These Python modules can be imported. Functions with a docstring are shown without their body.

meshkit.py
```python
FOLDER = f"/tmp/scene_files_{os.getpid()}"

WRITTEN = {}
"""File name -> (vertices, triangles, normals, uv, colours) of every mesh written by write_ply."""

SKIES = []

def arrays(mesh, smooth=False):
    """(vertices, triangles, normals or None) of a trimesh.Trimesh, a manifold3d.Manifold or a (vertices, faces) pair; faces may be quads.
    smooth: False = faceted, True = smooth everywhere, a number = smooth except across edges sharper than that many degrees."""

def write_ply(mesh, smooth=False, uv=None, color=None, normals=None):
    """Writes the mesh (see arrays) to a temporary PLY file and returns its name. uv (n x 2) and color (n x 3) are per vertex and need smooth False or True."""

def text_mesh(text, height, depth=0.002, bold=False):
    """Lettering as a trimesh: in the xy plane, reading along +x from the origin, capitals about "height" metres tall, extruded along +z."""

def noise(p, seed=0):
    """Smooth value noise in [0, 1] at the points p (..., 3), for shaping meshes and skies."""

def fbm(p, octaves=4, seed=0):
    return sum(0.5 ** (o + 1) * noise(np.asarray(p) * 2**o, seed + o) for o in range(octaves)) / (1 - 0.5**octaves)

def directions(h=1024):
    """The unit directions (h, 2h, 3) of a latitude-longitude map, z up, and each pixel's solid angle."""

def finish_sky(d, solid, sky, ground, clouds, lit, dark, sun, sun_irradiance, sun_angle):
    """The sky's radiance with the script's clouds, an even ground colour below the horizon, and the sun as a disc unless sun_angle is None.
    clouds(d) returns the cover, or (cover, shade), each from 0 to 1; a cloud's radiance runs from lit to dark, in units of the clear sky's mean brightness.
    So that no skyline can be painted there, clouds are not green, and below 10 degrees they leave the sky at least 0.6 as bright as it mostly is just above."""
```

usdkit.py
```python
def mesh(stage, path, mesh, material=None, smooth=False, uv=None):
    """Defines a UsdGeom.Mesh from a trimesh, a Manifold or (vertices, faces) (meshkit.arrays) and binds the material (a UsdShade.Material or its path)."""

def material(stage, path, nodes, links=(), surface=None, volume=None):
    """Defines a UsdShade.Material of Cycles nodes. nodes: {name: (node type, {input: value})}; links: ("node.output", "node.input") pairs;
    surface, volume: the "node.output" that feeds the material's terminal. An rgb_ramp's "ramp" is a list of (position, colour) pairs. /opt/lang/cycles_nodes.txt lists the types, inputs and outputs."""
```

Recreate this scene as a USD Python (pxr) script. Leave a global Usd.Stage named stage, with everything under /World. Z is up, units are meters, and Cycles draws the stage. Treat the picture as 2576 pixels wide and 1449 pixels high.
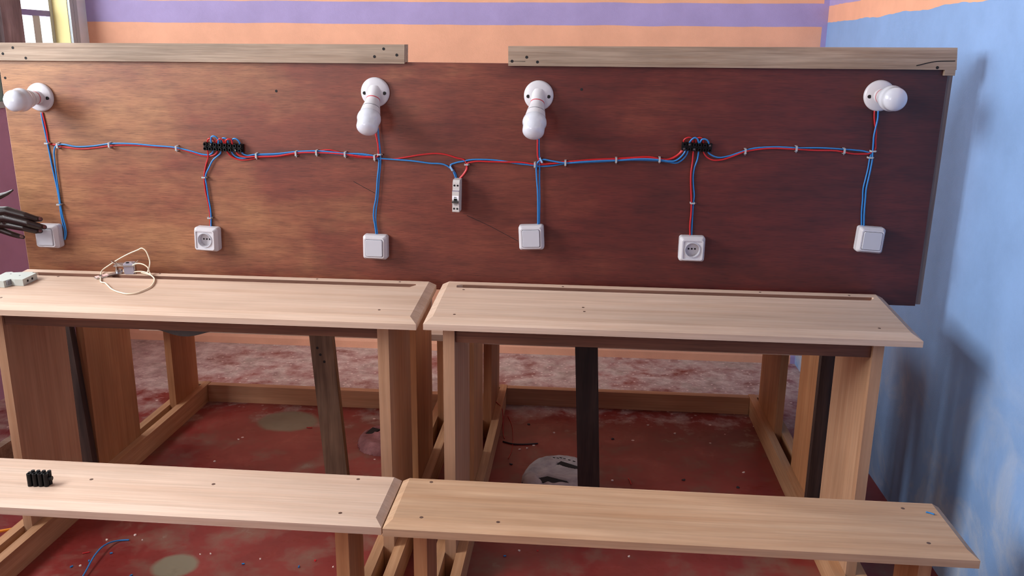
import math, random
import numpy as np
import trimesh
import manifold3d as m3
from manifold3d import Manifold, CrossSection
from shapely.geometry import Polygon, Point
from scipy.interpolate import PchipInterpolator
from pxr import Usd, UsdGeom, UsdLux, UsdShade, Gf, Sdf
import usdkit, meshkit

random.seed(7)
rng = np.random.default_rng(7)
stage = Usd.Stage.CreateInMemory()
UsdGeom.SetStageUpAxis(stage, 'Z')
UsdGeom.SetStageMetersPerUnit(stage, 1.0)
UsdGeom.Xform.Define(stage, '/World')

# ------------------------------------------------------------------ camera, sky, window light, exposure
cam = UsdGeom.Camera.Define(stage, '/World/camera')
R_, U_, F_ = (0.9964452, 0.0836144, 0.0102754), (-0.0313638, 0.2550025, 0.9664316), (-0.0781873, 0.9633184, -0.2567185)
cam.AddTransformOp().Set(Gf.Matrix4d(*R_, 0, *U_, 0, -F_[0], -F_[1], -F_[2], 0, 0, 0, 1.31, 1))
cam.CreateHorizontalApertureAttr(36.0)
cam.CreateFocalLengthAttr(2182.82 / 2576 * 36.0)
cam.CreateClippingRangeAttr((0.05, 200.0))
cam.CreateExposureAttr(-0.95)

sky = UsdLux.DomeLight.Define(stage, '/World/sky')
sky.CreateIntensityAttr(0.9)
sky.CreateColorAttr(Gf.Vec3f(0.93, 0.97, 1.0))

# left wall: plan corner with the back wall, direction towards the camera, outward normal
WC, WD, WO = np.array([-2.165, 3.764, 0.0]), np.array([-0.087, -0.9962, 0.0]), np.array([-0.9962, 0.087, 0.0])


FWY = -1.45                      # inner face of the wall behind the camera


def window_light(name, centre, inward, width, height, intensity, color):
    """Overcast daylight coming in through a window opening."""
    l = UsdLux.RectLight.Define(stage, '/World/' + name)
    l.CreateWidthAttr(width)
    l.CreateHeightAttr(height)
    l.CreateIntensityAttr(intensity)
    l.CreateColorAttr(Gf.Vec3f(*color))
    zax = -np.asarray(inward, float)          # light shines along local -z
    yax = np.array([0, 0, 1.0])
    xax = np.cross(yax, zax)
    l.AddTransformOp().Set(Gf.Matrix4d(*xax, 0, *yax, 0, *zax, 0, *map(float, centre), 1))


def left_at(s, z):
    return WC + WD * s + WO * 0.125 + np.array([0, 0, z])


window_light('daylight_back_window', left_at(1.01, 1.87), -WO, 1.74, 1.44, 12.0, (0.97, 0.98, 1.0))
window_light('daylight_middle_window', left_at(2.65, 1.98), -WO, 1.10, 1.22, 54.0, (0.97, 0.98, 1.0))
window_light('daylight_near_window', left_at(4.35, 1.98), -WO, 1.20, 1.22, 5.0, (0.97, 0.98, 1.0))
window_light('daylight_front_window', (-1.98, FWY - 0.125, 1.45), (0, 1, 0), 1.00, 1.20, 11.0, (1.0, 0.985, 0.98))


# ------------------------------------------------------------------ materials
def lin(*c):
    return tuple(float(((x / 255 + 0.055) / 1.055) ** 2.4 if x > 10 else x / 255 / 12.92) for x in c)


def mat(name, nodes, links=(), surface='p.BSDF'):
    return usdkit.material(stage, '/World/Looks/' + name, nodes, links, surface=surface)


def plain(name, col, rough=0.5, metal=0.0, spec=0.5, coat=0.0, bump=0.0, bscale=400, extra=None):
    p = {'base_color': col, 'roughness': rough, 'metallic': metal, 'specular_ior_level': spec, 'coat_weight': coat, 'coat_roughness': 0.1}
    p.update(extra or {})
    nodes = {'p': ('principled_bsdf', p)}
    links = []
    if bump:
        nodes.update({'g': ('geometry', {}), 'n': ('noise_texture', {'scale': bscale, 'detail': 3.0}), 'b': ('bump', {'strength': bump, 'distance': 0.001})})
        links += [('g.position', 'n.vector'), ('n.fac', 'b.height'), ('b.normal', 'p.normal')]
    return mat(name, nodes, links)


def wood(name, light, dark, axis, rough=0.62, streak=(2.2, 55, 55), blot=0.35, stain=None, spec=0.35, fine=0.25):
    """Timber with the grain along one axis; every piece shifts the pattern by its own random number."""
    k = {'x': (0, 1, 2), 'y': (1, 0, 2), 'z': (2, 1, 0)}[axis]
    sc = [0, 0, 0]
    for i, j in enumerate(k):
        sc[j] = streak[i]
    fs = [v * 4.0 if i != k[0] else v * 2.5 for i, v in enumerate(sc)]
    bs = [v * 0.12 if i != k[0] else v * 0.9 for i, v in enumerate(sc)]
    mid = tuple((a + b) / 2 for a, b in zip(light, dark))
    nodes = {
        'g': ('geometry', {}), 'o': ('object_info', {}), 'w': ('math', {'math_type': 'multiply', 'value2': 37.0}),
        'm1': ('mapping', {'scale': tuple(sc)}), 'm2': ('mapping', {'scale': tuple(fs)}), 'm3': ('mapping', {'scale': tuple(bs)}),
        'n1': ('noise_texture', {'dimensions': '4D', 'scale': 1.0, 'detail': 5.0, 'roughness': 0.6, 'distortion': 0.6}),
        'n2': ('noise_texture', {'dimensions': '4D', 'scale': 1.0, 'detail': 3.0, 'roughness': 0.7}),
        'n3': ('noise_texture', {'dimensions': '4D', 'scale': 1.0, 'detail': 4.0, 'roughness': 0.55}),
        'r1': ('rgb_ramp', {'ramp': [(0.3, dark), (0.5, mid), (0.68, light)]}),
        'r3': ('rgb_ramp', {'ramp': [(0.32, (1 - blot,) * 3), (0.6, (1, 1, 1))]}),
        'r2': ('rgb_ramp', {'ramp': [(0.3, (1 - fine,) * 3), (0.6, (1, 1, 1))]}),
        'x1': ('mix', {'mix_type': 'multiply', 'fac': 1.0}), 'x2': ('mix', {'mix_type': 'multiply', 'fac': 1.0}),
        'b': ('bump', {'strength': 0.25, 'distance': 0.001}),
        'p': ('principled_bsdf', {'roughness': rough, 'specular_ior_level': spec}),
    }
    links = [('o.random', 'w.value1'), ('g.position', 'm1.vector'), ('g.position', 'm2.vector'), ('g.position', 'm3.vector'),
             ('m1.vector', 'n1.vector'), ('m2.vector', 'n2.vector'), ('m3.vector', 'n3.vector'),
             ('w.value', 'n1.w'), ('w.value', 'n2.w'), ('w.value', 'n3.w'),
             ('n1.fac', 'r1.fac'), ('n2.fac', 'r2.fac'), ('n3.fac', 'r3.fac'),
             ('r1.color', 'x1.color1'), ('r3.color', 'x1.color2'), ('x1.color', 'x2.color1'), ('r2.color', 'x2.color2'),
             ('x2.color', 'p.base_color'), ('n2.fac', 'b.height'), ('b.normal', 'p.normal')]
    return mat(name, nodes, links)


PALE, PALE_D = lin(222, 194, 174), lin(206, 172, 149)
M = {}
M['wood_x'] = wood('planed_wood_x', PALE, PALE_D, 'x', streak=(1.6, 42, 42), blot=0.22, fine=0.14)
M['wood_y'] = wood('planed_wood_y', lin(212, 170, 136), lin(190, 142, 108), 'y')
M['wood_z'] = wood('planed_wood_z', lin(208, 164, 130), lin(186, 138, 104), 'z', streak=(1.8, 36, 36), blot=0.25, fine=0.15)
M['wood_warm_z'] = wood('warm_wood_z', lin(206, 150, 104), lin(180, 120, 78), 'z', streak=(1.8, 36, 36), fine=0.15)
M['wood_warm_x'] = wood('warm_wood_x', lin(216, 166, 130), lin(190, 138, 102), 'x', streak=(1.6, 42, 42), blot=0.25, fine=0.15)
M['wood_warm_y'] = wood('warm_wood_y', lin(212, 164, 124), lin(186, 134, 94), 'y', fine=0.15)
M['wood_yellow_x'] = wood('yellow_wood_x', lin(220, 180, 146), lin(198, 152, 116), 'x', streak=(1.6, 34, 34), blot=0.3, fine=0.15)
M['wood_shaded_brown_x'] = wood('shaded_brown_apron_wood', lin(132, 86, 64), lin(92, 54, 40), 'x', blot=0.5)  # brown darkened further for the shade under the desktop
M['batten_x'] = wood('weathered_batten_wood', lin(190, 168, 148), lin(150, 124, 104), 'x', streak=(2.5, 70, 70), blot=0.4)
M['batten_z'] = wood('weathered_edge_batten', lin(178, 160, 150), lin(140, 120, 112), 'z', blot=0.4)
M['plank_grey'] = wood('old_prop_plank', lin(150, 122, 100), lin(104, 78, 62), 'z', streak=(3, 40, 40), blot=0.6)
M['plank_dark'] = wood('dark_prop_plank', lin(84, 62, 54), lin(46, 32, 30), 'z', streak=(3, 40, 40), blot=0.6)
M['post_wood'] = wood('window_post_wood', lin(176, 156, 158), lin(132, 112, 116), 'z', streak=(4, 30, 30), blot=0.4)
M['shaded_groove_wood'] = wood('rough_shaded_groove_wood', lin(156, 112, 94), lin(118, 82, 66), 'x', rough=0.85)  # rough-cut brown, darkened as well for the shade inside the groove
M['bark'] = plain('bark', lin(62, 54, 52), 0.8, bump=0.6, bscale=150)

# varnished plywood: short dark pores lying along the sheet over broad reddish clouds
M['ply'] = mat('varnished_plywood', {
    'g': ('geometry', {}),
    'm1': ('mapping', {'scale': (30, 30, 520)}), 'm2': ('mapping', {'scale': (3.2, 3.2, 5.0)}), 'm3': ('mapping', {'scale': (8, 8, 60)}), 'm4': ('mapping', {'scale': (60, 60, 900)}),
    'n1': ('noise_texture', {'scale': 1.0, 'detail': 3.0, 'roughness': 0.65}), 'n2': ('noise_texture', {'scale': 1.0, 'detail': 4.0, 'roughness': 0.6}),
    'n3': ('noise_texture', {'scale': 1.0, 'detail': 4.0, 'roughness': 0.6}), 'n4': ('noise_texture', {'scale': 1.0, 'detail': 2.0}),
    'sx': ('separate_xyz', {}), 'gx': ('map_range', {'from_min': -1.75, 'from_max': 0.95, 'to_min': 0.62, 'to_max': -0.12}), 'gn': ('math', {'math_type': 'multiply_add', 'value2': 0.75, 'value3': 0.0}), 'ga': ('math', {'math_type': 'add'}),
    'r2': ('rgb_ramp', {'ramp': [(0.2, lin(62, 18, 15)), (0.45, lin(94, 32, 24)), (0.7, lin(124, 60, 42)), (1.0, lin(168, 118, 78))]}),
    'r1': ('rgb_ramp', {'ramp': [(0.33, (0.58, 0.52, 0.5)), (0.47, (0.9, 0.88, 0.86)), (0.66, (1.08, 1.08, 1.08))]}),
    'r3': ('rgb_ramp', {'ramp': [(0.3, (0.68, 0.64, 0.62)), (0.62, (1.06, 1.06, 1.06))]}),
    'x1': ('mix', {'mix_type': 'multiply', 'fac': 0.85}), 'x2': ('mix', {'mix_type': 'multiply', 'fac': 0.9}),
    'b': ('bump', {'strength': 0.25, 'distance': 0.0006}),
    'p': ('principled_bsdf', {'roughness': 0.48, 'specular_ior_level': 0.5, 'coat_weight': 0.2, 'coat_roughness': 0.4}),
}, [('g.position', f'm{i}.vector') for i in (1, 2, 3, 4)] + [(f'm{i}.vector', f'n{i}.vector') for i in (1, 2, 3, 4)] + [
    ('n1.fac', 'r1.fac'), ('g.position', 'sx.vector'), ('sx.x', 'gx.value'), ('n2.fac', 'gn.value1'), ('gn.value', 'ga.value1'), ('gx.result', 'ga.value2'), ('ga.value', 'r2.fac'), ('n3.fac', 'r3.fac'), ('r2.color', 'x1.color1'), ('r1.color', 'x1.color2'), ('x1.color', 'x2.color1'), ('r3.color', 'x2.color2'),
    ('x2.color', 'p.base_color'), ('n1.fac', 'b.height'), ('b.normal', 'p.normal')])
M['ply_edge'] = plain('plywood_edge', lin(196, 160, 132), 0.7, bump=0.4, bscale=300)


def band(links, nodes, tag, coord, lo, hi):
    """1 where lo < coord < hi."""
    nodes[tag + 'a'] = ('math', {'math_type': 'greater_than', 'value2': lo})
    nodes[tag + 'b'] = ('math', {'math_type': 'less_than', 'value2': hi})
    nodes[tag] = ('math', {'math_type': 'multiply'})
    links += [(coord, tag + 'a.value1'), (coord, tag + 'b.value1'), (tag + 'a.value', tag + '.value1'), (tag + 'b.value', tag + '.value2')]


ORANGE, LILAC, BLUE, PURPLE = lin(240, 176, 144), lin(172, 156, 204), lin(134, 168, 216), lin(192, 148, 184)


def wall_paint(name, base, bands, wob=0.004, dirt=None):
    """Hand-painted wall: base colour with bands of other colours at fixed heights (wobbling edges), roller texture."""
    nodes = {'g': ('geometry', {}), 's': ('separate_xyz', {}), 'mw': ('mapping', {'scale': (5.0, 5.0, 0.5)}), 'nw': ('noise_texture', {'scale': 1.0, 'detail': 3.0}),
             'wv': ('math', {'math_type': 'multiply_add', 'value2': wob * 4, 'value3': -wob * 2}), 'zz': ('math', {'math_type': 'add'}),
             'nm': ('noise_texture', {'scale': 7.0, 'detail': 5.0, 'roughness': 0.6}), 'rm': ('rgb_ramp', {'ramp': [(0.3, (0.9, 0.9, 0.9)), (0.7, (1.04, 1.04, 1.04))]}),
             'nb': ('noise_texture', {'scale': 260.0, 'detail': 3.0}), 'b': ('bump', {'strength': 0.35, 'distance': 0.0015}),
             'c0': ('color', {'value': base}), 'xm': ('mix', {'mix_type': 'multiply', 'fac': 1.0}),
             'p': ('principled_bsdf', {'roughness': 0.62, 'specular_ior_level': 0.35})}
    links = [('g.position', 's.vector'), ('g.position', 'mw.vector'), ('mw.vector', 'nw.vector'), ('nw.fac', 'wv.value1'), ('s.z', 'zz.value1'), ('wv.value', 'zz.value2'),
             ('g.position', 'nm.vector'), ('nm.fac', 'rm.fac'), ('g.position', 'nb.vector'), ('nb.fac', 'b.height'), ('b.normal', 'p.normal')]
    last = 'c0.color'
    for i, (axis, lo, hi, col) in enumerate(bands):
        band(links, nodes, f'k{i}', 'zz.value' if axis == 'z' else 's.' + axis, lo, hi)
        nodes[f'y{i}'] = ('mix', {'mix_type': 'mix', 'color2': col})
        links += [(f'k{i}.value', f'y{i}.fac'), (last, f'y{i}.color1')]
        last = f'y{i}.color'
    links += [(last, 'xm.color1'), ('rm.color', 'xm.color2')]
    last = 'xm.color'
    if dirt:
        col, z0, z1, amount = dirt
        nodes.update({'dn': ('noise_texture', {'scale': 3.5, 'detail': 6.0, 'roughness': 0.65, 'distortion': 1.0}), 'dr': ('map_range', {'from_min': 0.46, 'from_max': 0.66, 'clamp': True}),
                      'dz': ('map_range', {'from_min': z1, 'from_max': z0, 'clamp': True}), 'dm': ('math', {'math_type': 'multiply'}), 'da': ('math', {'math_type': 'multiply', 'value2': amount}),
                      'dx': ('mix', {'mix_type': 'mix', 'color2': col})})
        links += [('g.position', 'dn.vector'), ('dn.fac', 'dr.value'), ('s.z', 'dz.value'), ('dr.result', 'dm.value1'), ('dz.result', 'dm.value2'), ('dm.value', 'da.value1'),
                  ('da.value', 'dx.fac'), (last, 'dx.color1')]
        last = 'dx.color'
    links.append((last, 'p.base_color'))
    return mat(name, nodes, links)


M['wall_back'] = wall_paint('striped_wall_paint', ORANGE, [('z', 1.441, 1.531, LILAC), ('z', 1.62, 1.71, LILAC), ('z', 1.9, 4.0, lin(236, 228, 222)), ('x', 0.944, 1.2, LILAC)], wob=0.0025)
M['wall_right'] = wall_paint('blue_wall_paint', BLUE, [('z', 1.458, 1.522, ORANGE), ('z', 1.522, 1.62, LILAC), ('z', 1.62, 4.0, lin(236, 228, 222))], wob=0.007, dirt=(lin(206, 206, 206), 0.0, 0.75, 0.75))
M['wall_left'] = wall_paint('purple_wall_paint', PURPLE, [('z', 1.118, 4.0, lin(236, 244, 250))], wob=0.002)
M['wall_front'] = wall_paint('plain_wall_paint', lin(160, 116, 110), [])
M['ceiling'] = plain('ceiling_board', lin(112, 98, 90), 0.8)
M['reveal'] = plain('yellow_plaster', lin(226, 212, 150), 0.8, bump=0.8, bscale=60)
M['steel_grey'] = plain('grey_steel_trim', lin(176, 186, 190), 0.45, spec=0.5)
M['frame_grey'] = plain('window_frame_paint', lin(190, 190, 186), 0.5)
M['transom'] = plain('transom_paint', lin(132, 120, 176), 0.5)
M['pale_green'] = plain('pale_green_panel', lin(168, 196, 184), 0.6)
M['near_black'] = plain('dark_board', lin(26, 24, 28), 0.7)
M['pane'] = mat('window_glass', {'t': ('transparent_bsdf', {'color': (0.97, 0.98, 0.98)}), 'gl': ('glossy_bsdf', {'roughness': 0.02}), 'f': ('fresnel', {'IOR': 1.45}), 'ge': ('geometry', {}), 'inv': ('math', {'math_type': 'subtract', 'value1': 1.0}), 'mu': ('math', {'math_type': 'multiply'}), 'x': ('mix_closure', {})},
                [('ge.backfacing', 'inv.value2'), ('inv.value', 'mu.value1'), ('f.fac', 'mu.value2'), ('mu.value', 'x.fac'), ('t.BSDF', 'x.closure1'), ('gl.BSDF', 'x.closure2')], surface='x.closure')


def floor_material():
    """Red-oxide cement floor: polish worn through to grey towards the back wall, two grey cement repairs, paint spots."""
    n = {'g': ('geometry', {}), 's': ('separate_xyz', {}),
         'n1': ('noise_texture', {'scale': 2.2, 'detail': 6.0, 'roughness': 0.6}), 'n2': ('noise_texture', {'scale': 6.0, 'detail': 7.0, 'roughness': 0.66, 'distortion': 0.15}),
         'n3': ('noise_texture', {'scale': 15.0, 'detail': 6.0, 'roughness': 0.72}),
         'r1': ('rgb_ramp', {'ramp': [(0.3, lin(104, 30, 29)), (0.5, lin(128, 42, 39)), (0.7, lin(150, 62, 57))]}),
         'wy': ('map_range', {'from_min': 2.75, 'from_max': 3.35, 'to_min': -0.13, 'to_max': 0.2, 'clamp': True}),
         'wl': ('map_range', {'from_min': -1.5, 'from_max': -1.9, 'to_min': 0.0, 'to_max': 0.2, 'clamp': True}),
         'wa': ('math', {'math_type': 'add'}), 'wb': ('math', {'math_type': 'add'}), 'wr': ('map_range', {'from_min': 0.52, 'from_max': 0.74, 'clamp': True}),
         'cw': ('rgb_ramp', {'ramp': [(0.35, lin(168, 132, 132)), (0.65, lin(226, 208, 202))]}),
         'xw': ('mix', {'mix_type': 'mix'}),
         'pm': ('mix', {'mix_type': 'mix', 'color2': lin(126, 118, 98)}),
         'v': ('voronoi_texture', {'scale': 24.0, 'randomness': 1.0}), 'vr': ('rgb_to_bw', {}), 'vd': ('math', {'math_type': 'less_than', 'value2': 0.13}),
         'vk': ('math', {'math_type': 'greater_than', 'value2': 0.84}), 'vm': ('math', {'math_type': 'multiply'}),
         'xs': ('mix', {'mix_type': 'mix', 'color2': lin(222, 200, 194)}),
         'v2': ('voronoi_texture', {'scale': 48.0}), 'v2d': ('math', {'math_type': 'less_than', 'value2': 0.24}), 'v2r': ('rgb_to_bw', {}), 'v2k': ('math', {'math_type': 'greater_than', 'value2': 0.62}), 'v2m': ('math', {'math_type': 'multiply'}),
         'by': ('map_range', {'from_min': 2.95, 'from_max': 3.3, 'clamp': True}), 'v2z': ('math', {'math_type': 'multiply'}), 'vx': ('math', {'math_type': 'maximum'}),
         'b': ('bump', {'strength': 0.25, 'distance': 0.002}),
         'rr': ('map_range', {'from_min': 0.35, 'from_max': 0.7, 'to_min': 0.28, 'to_max': 0.6}),
         'p': ('principled_bsdf', {'specular_ior_level': 0.5})}
    l = [('g.position', 's.vector'), ('g.position', 'n1.vector'), ('g.position', 'n2.vector'), ('g.position', 'n3.vector'), ('g.position', 'v.vector'),
         ('n1.fac', 'r1.fac'), ('s.y', 'wy.value'), ('s.x', 'wl.value'), ('wy.result', 'wa.value1'), ('n2.fac', 'wa.value2'), ('wa.value', 'wb.value1'), ('wl.result', 'wb.value2'), ('wb.value', 'wr.value'),
         ('n3.fac', 'cw.fac'), ('wr.result', 'xw.fac'), ('r1.color', 'xw.color1'), ('cw.color', 'xw.color2')]
    last = None
    for i, (cx, cy, rx, ry) in enumerate([(-1.045, 1.95, 0.066, 0.062), (-1.06, 2.9, 0.12, 0.10)]):
        n[f'mp{i}'] = ('mapping', {'location': (-cx / rx, -cy / ry, 0), 'scale': (1 / rx, 1 / ry, 0.0)})
        n[f'ln{i}'] = ('gradient_texture', {'gradient_type': 'spherical'})
        n[f'ad{i}'] = ('math', {'math_type': 'multiply_add', 'value2': 0.55, 'value3': -0.27})
        n[f'sm{i}'] = ('math', {'math_type': 'add'})
        n[f'mr{i}'] = ('map_range', {'from_min': 0.0, 'from_max': 0.22, 'clamp': True})
        l += [('g.position', f'mp{i}.vector'), (f'mp{i}.vector', f'ln{i}.vector'), ('n2.fac', f'ad{i}.value1'), (f'ad{i}.value', f'sm{i}.value1'), (f'ln{i}.fac', f'sm{i}.value2'), (f'sm{i}.value', f'mr{i}.value')]
    n['pmax'] = ('math', {'math_type': 'maximum'})
    l += [('mr0.result', 'pmax.value1'), ('mr1.result', 'pmax.value2'), ('pmax.value', 'pm.fac'), ('xw.color', 'pm.color1'),
          ('v.distance', 'vd.value1'), ('v.color', 'vr.color'), ('vr.val', 'vk.value1'), ('vd.value', 'vm.value1'), ('vk.value', 'vm.value2'), ('g.position', 'v2.vector'), ('v2.distance', 'v2d.value1'), ('v2.color', 'v2r.color'), ('v2r.val', 'v2k.value1'), ('v2d.value', 'v2m.value1'), ('v2k.value', 'v2m.value2'), ('s.y', 'by.value'), ('v2m.value', 'v2z.value1'), ('by.result', 'v2z.value2'), ('vm.value', 'vx.value1'), ('v2z.value', 'vx.value2'), ('vx.value', 'xs.fac'), ('pm.color', 'xs.color1'),
          ('xs.color', 'p.base_color'), ('n2.fac', 'b.height'), ('b.normal', 'p.normal'), ('n2.fac', 'rr.value'), ('rr.result', 'p.roughness')]
    return mat('red_cement_floor', n, l)


M['floor'] = floor_material()
M['white'] = plain('white_plastic', lin(206, 203, 208), 0.32, spec=0.5)
M['white2'] = plain('white_rocker_plastic', lin(192, 192, 200), 0.38, spec=0.5)
M['bulb'] = plain('opal_bulb', lin(206, 208, 218), 0.16, spec=0.5, coat=0.4)
M['ring'] = plain('red_ring', lin(190, 60, 72), 0.5)
M['groove'] = plain('grey_groove', lin(120, 120, 126), 0.6)
M['hole'] = plain('dark_hole', lin(22, 18, 20), 0.8)
M['nail'] = plain('dark_nail_head', lin(96, 70, 58), 0.6)
M['red'] = plain('red_wire_insulation', lin(190, 34, 40), 0.35)
M['blue'] = plain('blue_wire_insulation', lin(44, 124, 192), 0.35)
M['black'] = plain('black_plastic', lin(10, 9, 11), 0.5, spec=0.3)
M['screw'] = plain('screw_metal', lin(170, 165, 160), 0.3, metal=1.0)
M['clip'] = plain('grey_clip_plastic', lin(170, 172, 176), 0.45)
M['clip_blue'] = plain('pale_blue_tie', lin(140, 178, 214), 0.45)
M['breaker'] = plain('grey_breaker_plastic', lin(204, 198, 194), 0.45)
M['breaker2'] = plain('pale_breaker_plastic', lin(184, 188, 182), 0.5)
M['breaker_win'] = plain('breaker_label_grey', lin(160, 152, 164), 0.4)
M['toggle'] = plain('dark_toggle', lin(58, 56, 54), 0.4)
M['beige'] = plain('beige_wire_insulation', lin(232, 214, 188), 0.45)
M['chrome'] = plain('bright_metal', lin(196, 200, 206), 0.22, metal=1.0)
M['pink_label'] = plain('pink_paper', lin(236, 190, 184), 0.7)
M['skin'] = plain('dark_skin', lin(38, 23, 21), 0.36, spec=0.5, bump=0.2, bscale=300)
M['nail_skin'] = plain('finger_nail', lin(112, 70, 70), 0.35)
M['sleeve'] = plain('dark_sleeve_cloth', lin(30, 32, 48), 0.85, bump=0.5, bscale=500)
M['sack_white'] = wood('dusty_white_cloth', lin(206, 192, 190), lin(172, 156, 156), 'x', rough=0.85, streak=(9, 9, 9), blot=0.3)
M['sack_pink'] = wood('dusty_pink_cloth', lin(190, 134, 134), lin(148, 84, 86), 'x', rough=0.85, streak=(14, 14, 14), blot=0.4)
M['chip'] = plain('white_chip', lin(232, 214, 204), 0.8)
M['dark_wire'] = plain('dark_grey_wire', lin(40, 40, 50), 0.5)
M['orange_scrap'] = plain('orange_plastic', lin(240, 150, 40), 0.5)
M['paper'] = plain('white_plate_and_glare', lin(246, 246, 250), 0.8)  # white of the breaker plate and of the added floor glare
M['earth'] = plain('outdoor_ground', lin(190, 176, 160), 0.9)

# ------------------------------------------------------------------ scene helpers
used = {}


def free(path):
    k = used.get(path, 0)
    used[path] = k + 1
    return path if k == 0 else f'{path}_{k:03d}'


def tag(prim, label=None, cat=None, group=None, kind=None):
    for k, v in (('label', label), ('category', cat), ('group', group), ('kind', kind)):
        if v:
            prim.SetCustomDataByKey(k, v)
    return prim


def mesh_data(m):
    v, f, n = meshkit.arrays(m, False)
    return trimesh.Trimesh(v, f, process=False)


def obj(name, m, material, parent=None, label=None, smooth=False, base=None):
    """One Mesh prim. Under a thing the vertices are given in world coordinates and stored relative to the thing's base."""
    m = mesh_data(m)
    if base is not None:
        m = m.copy()
        m.vertices = m.vertices - np.asarray(base)
    path = free((parent or '/World') + '/' + name)
    p = usdkit.mesh(stage, path, m, M[material], smooth=smooth)
    if label:
        p.GetPrim().SetCustomDataByKey('label', label)
    return path


class Thing:
    def __init__(self, name, label, cat, base=(0, 0, 0), group=None, kind=None):
        self.base = np.asarray(base, float)
        self.path = free('/World/' + name)
        x = UsdGeom.Xform.Define(stage, self.path)
        x.AddTranslateOp().Set(Gf.Vec3d(*map(float, self.base)))
        tag(x.GetPrim(), label, cat, group, kind)

    def part(self, name, m, material, parent=None, label=None, smooth=False):
        return obj(name, m, material, parent or self.path, label, smooth, self.base)


def single(name, m, material, label, cat, group=None, smooth=False, base=None):
    p = obj(name, m, material, None, None, smooth)
    tag(stage.GetPrimAtPath(p), label, cat, group)
    return p


def structure(name, m, material, parent=None, smooth=False):
    p = obj(name, m, material, parent, None, smooth)
    if parent is None:
        tag(stage.GetPrimAtPath(p), kind='structure')
    return p


def hull(pts):
    return Manifold.hull_points(np.asarray(pts, float))


def box(x0, x1, y0, y1, z0, z1, ch=0.0):
    """Box between the limits, edges chamfered by ch."""
    if ch <= 0:
        return hull([(x, y, z) for x in (x0, x1) for y in (y0, y1) for z in (z0, z1)])
    pts = []
    for x, sx in ((x0, 1), (x1, -1)):
        for y, sy in ((y0, 1), (y1, -1)):
            for z, sz in ((z0, 1), (z1, -1)):
                pts += [(x + sx * ch, y, z), (x, y + sy * ch, z), (x, y, z + sz * ch)]
                pts += [(x + sx * ch, y + sy * ch, z), (x + sx * ch, y, z + sz * ch), (x, y + sy * ch, z + sz * ch)]
    return hull(pts)


def spline(pts, per=6):
    p = np.asarray(pts, float)
    t = np.r_[0, np.cumsum(np.linalg.norm(np.diff(p, axis=0), axis=1) + 1e-9)]
    tt = np.unique(np.concatenate([np.linspace(a, b, per + 1) for a, b in zip(t[:-1], t[1:])]))
    # Catmull-Rom style tangents keep the wire smooth through its points
    d = np.gradient(p, t, axis=0)
    out = []
    for x in tt:
        i = min(max(np.searchsorted(t, x, 'right') - 1, 0), len(t) - 2)
        h = t[i + 1] - t[i]
        u = (x - t[i]) / h
        out.append((2 * u**3 - 3 * u**2 + 1) * p[i] + (u**3 - 2 * u**2 + u) * h * d[i] + (-2 * u**3 + 3 * u**2) * p[i + 1] + (u**3 - u**2) * h * d[i + 1])
    return np.array(out)


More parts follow.
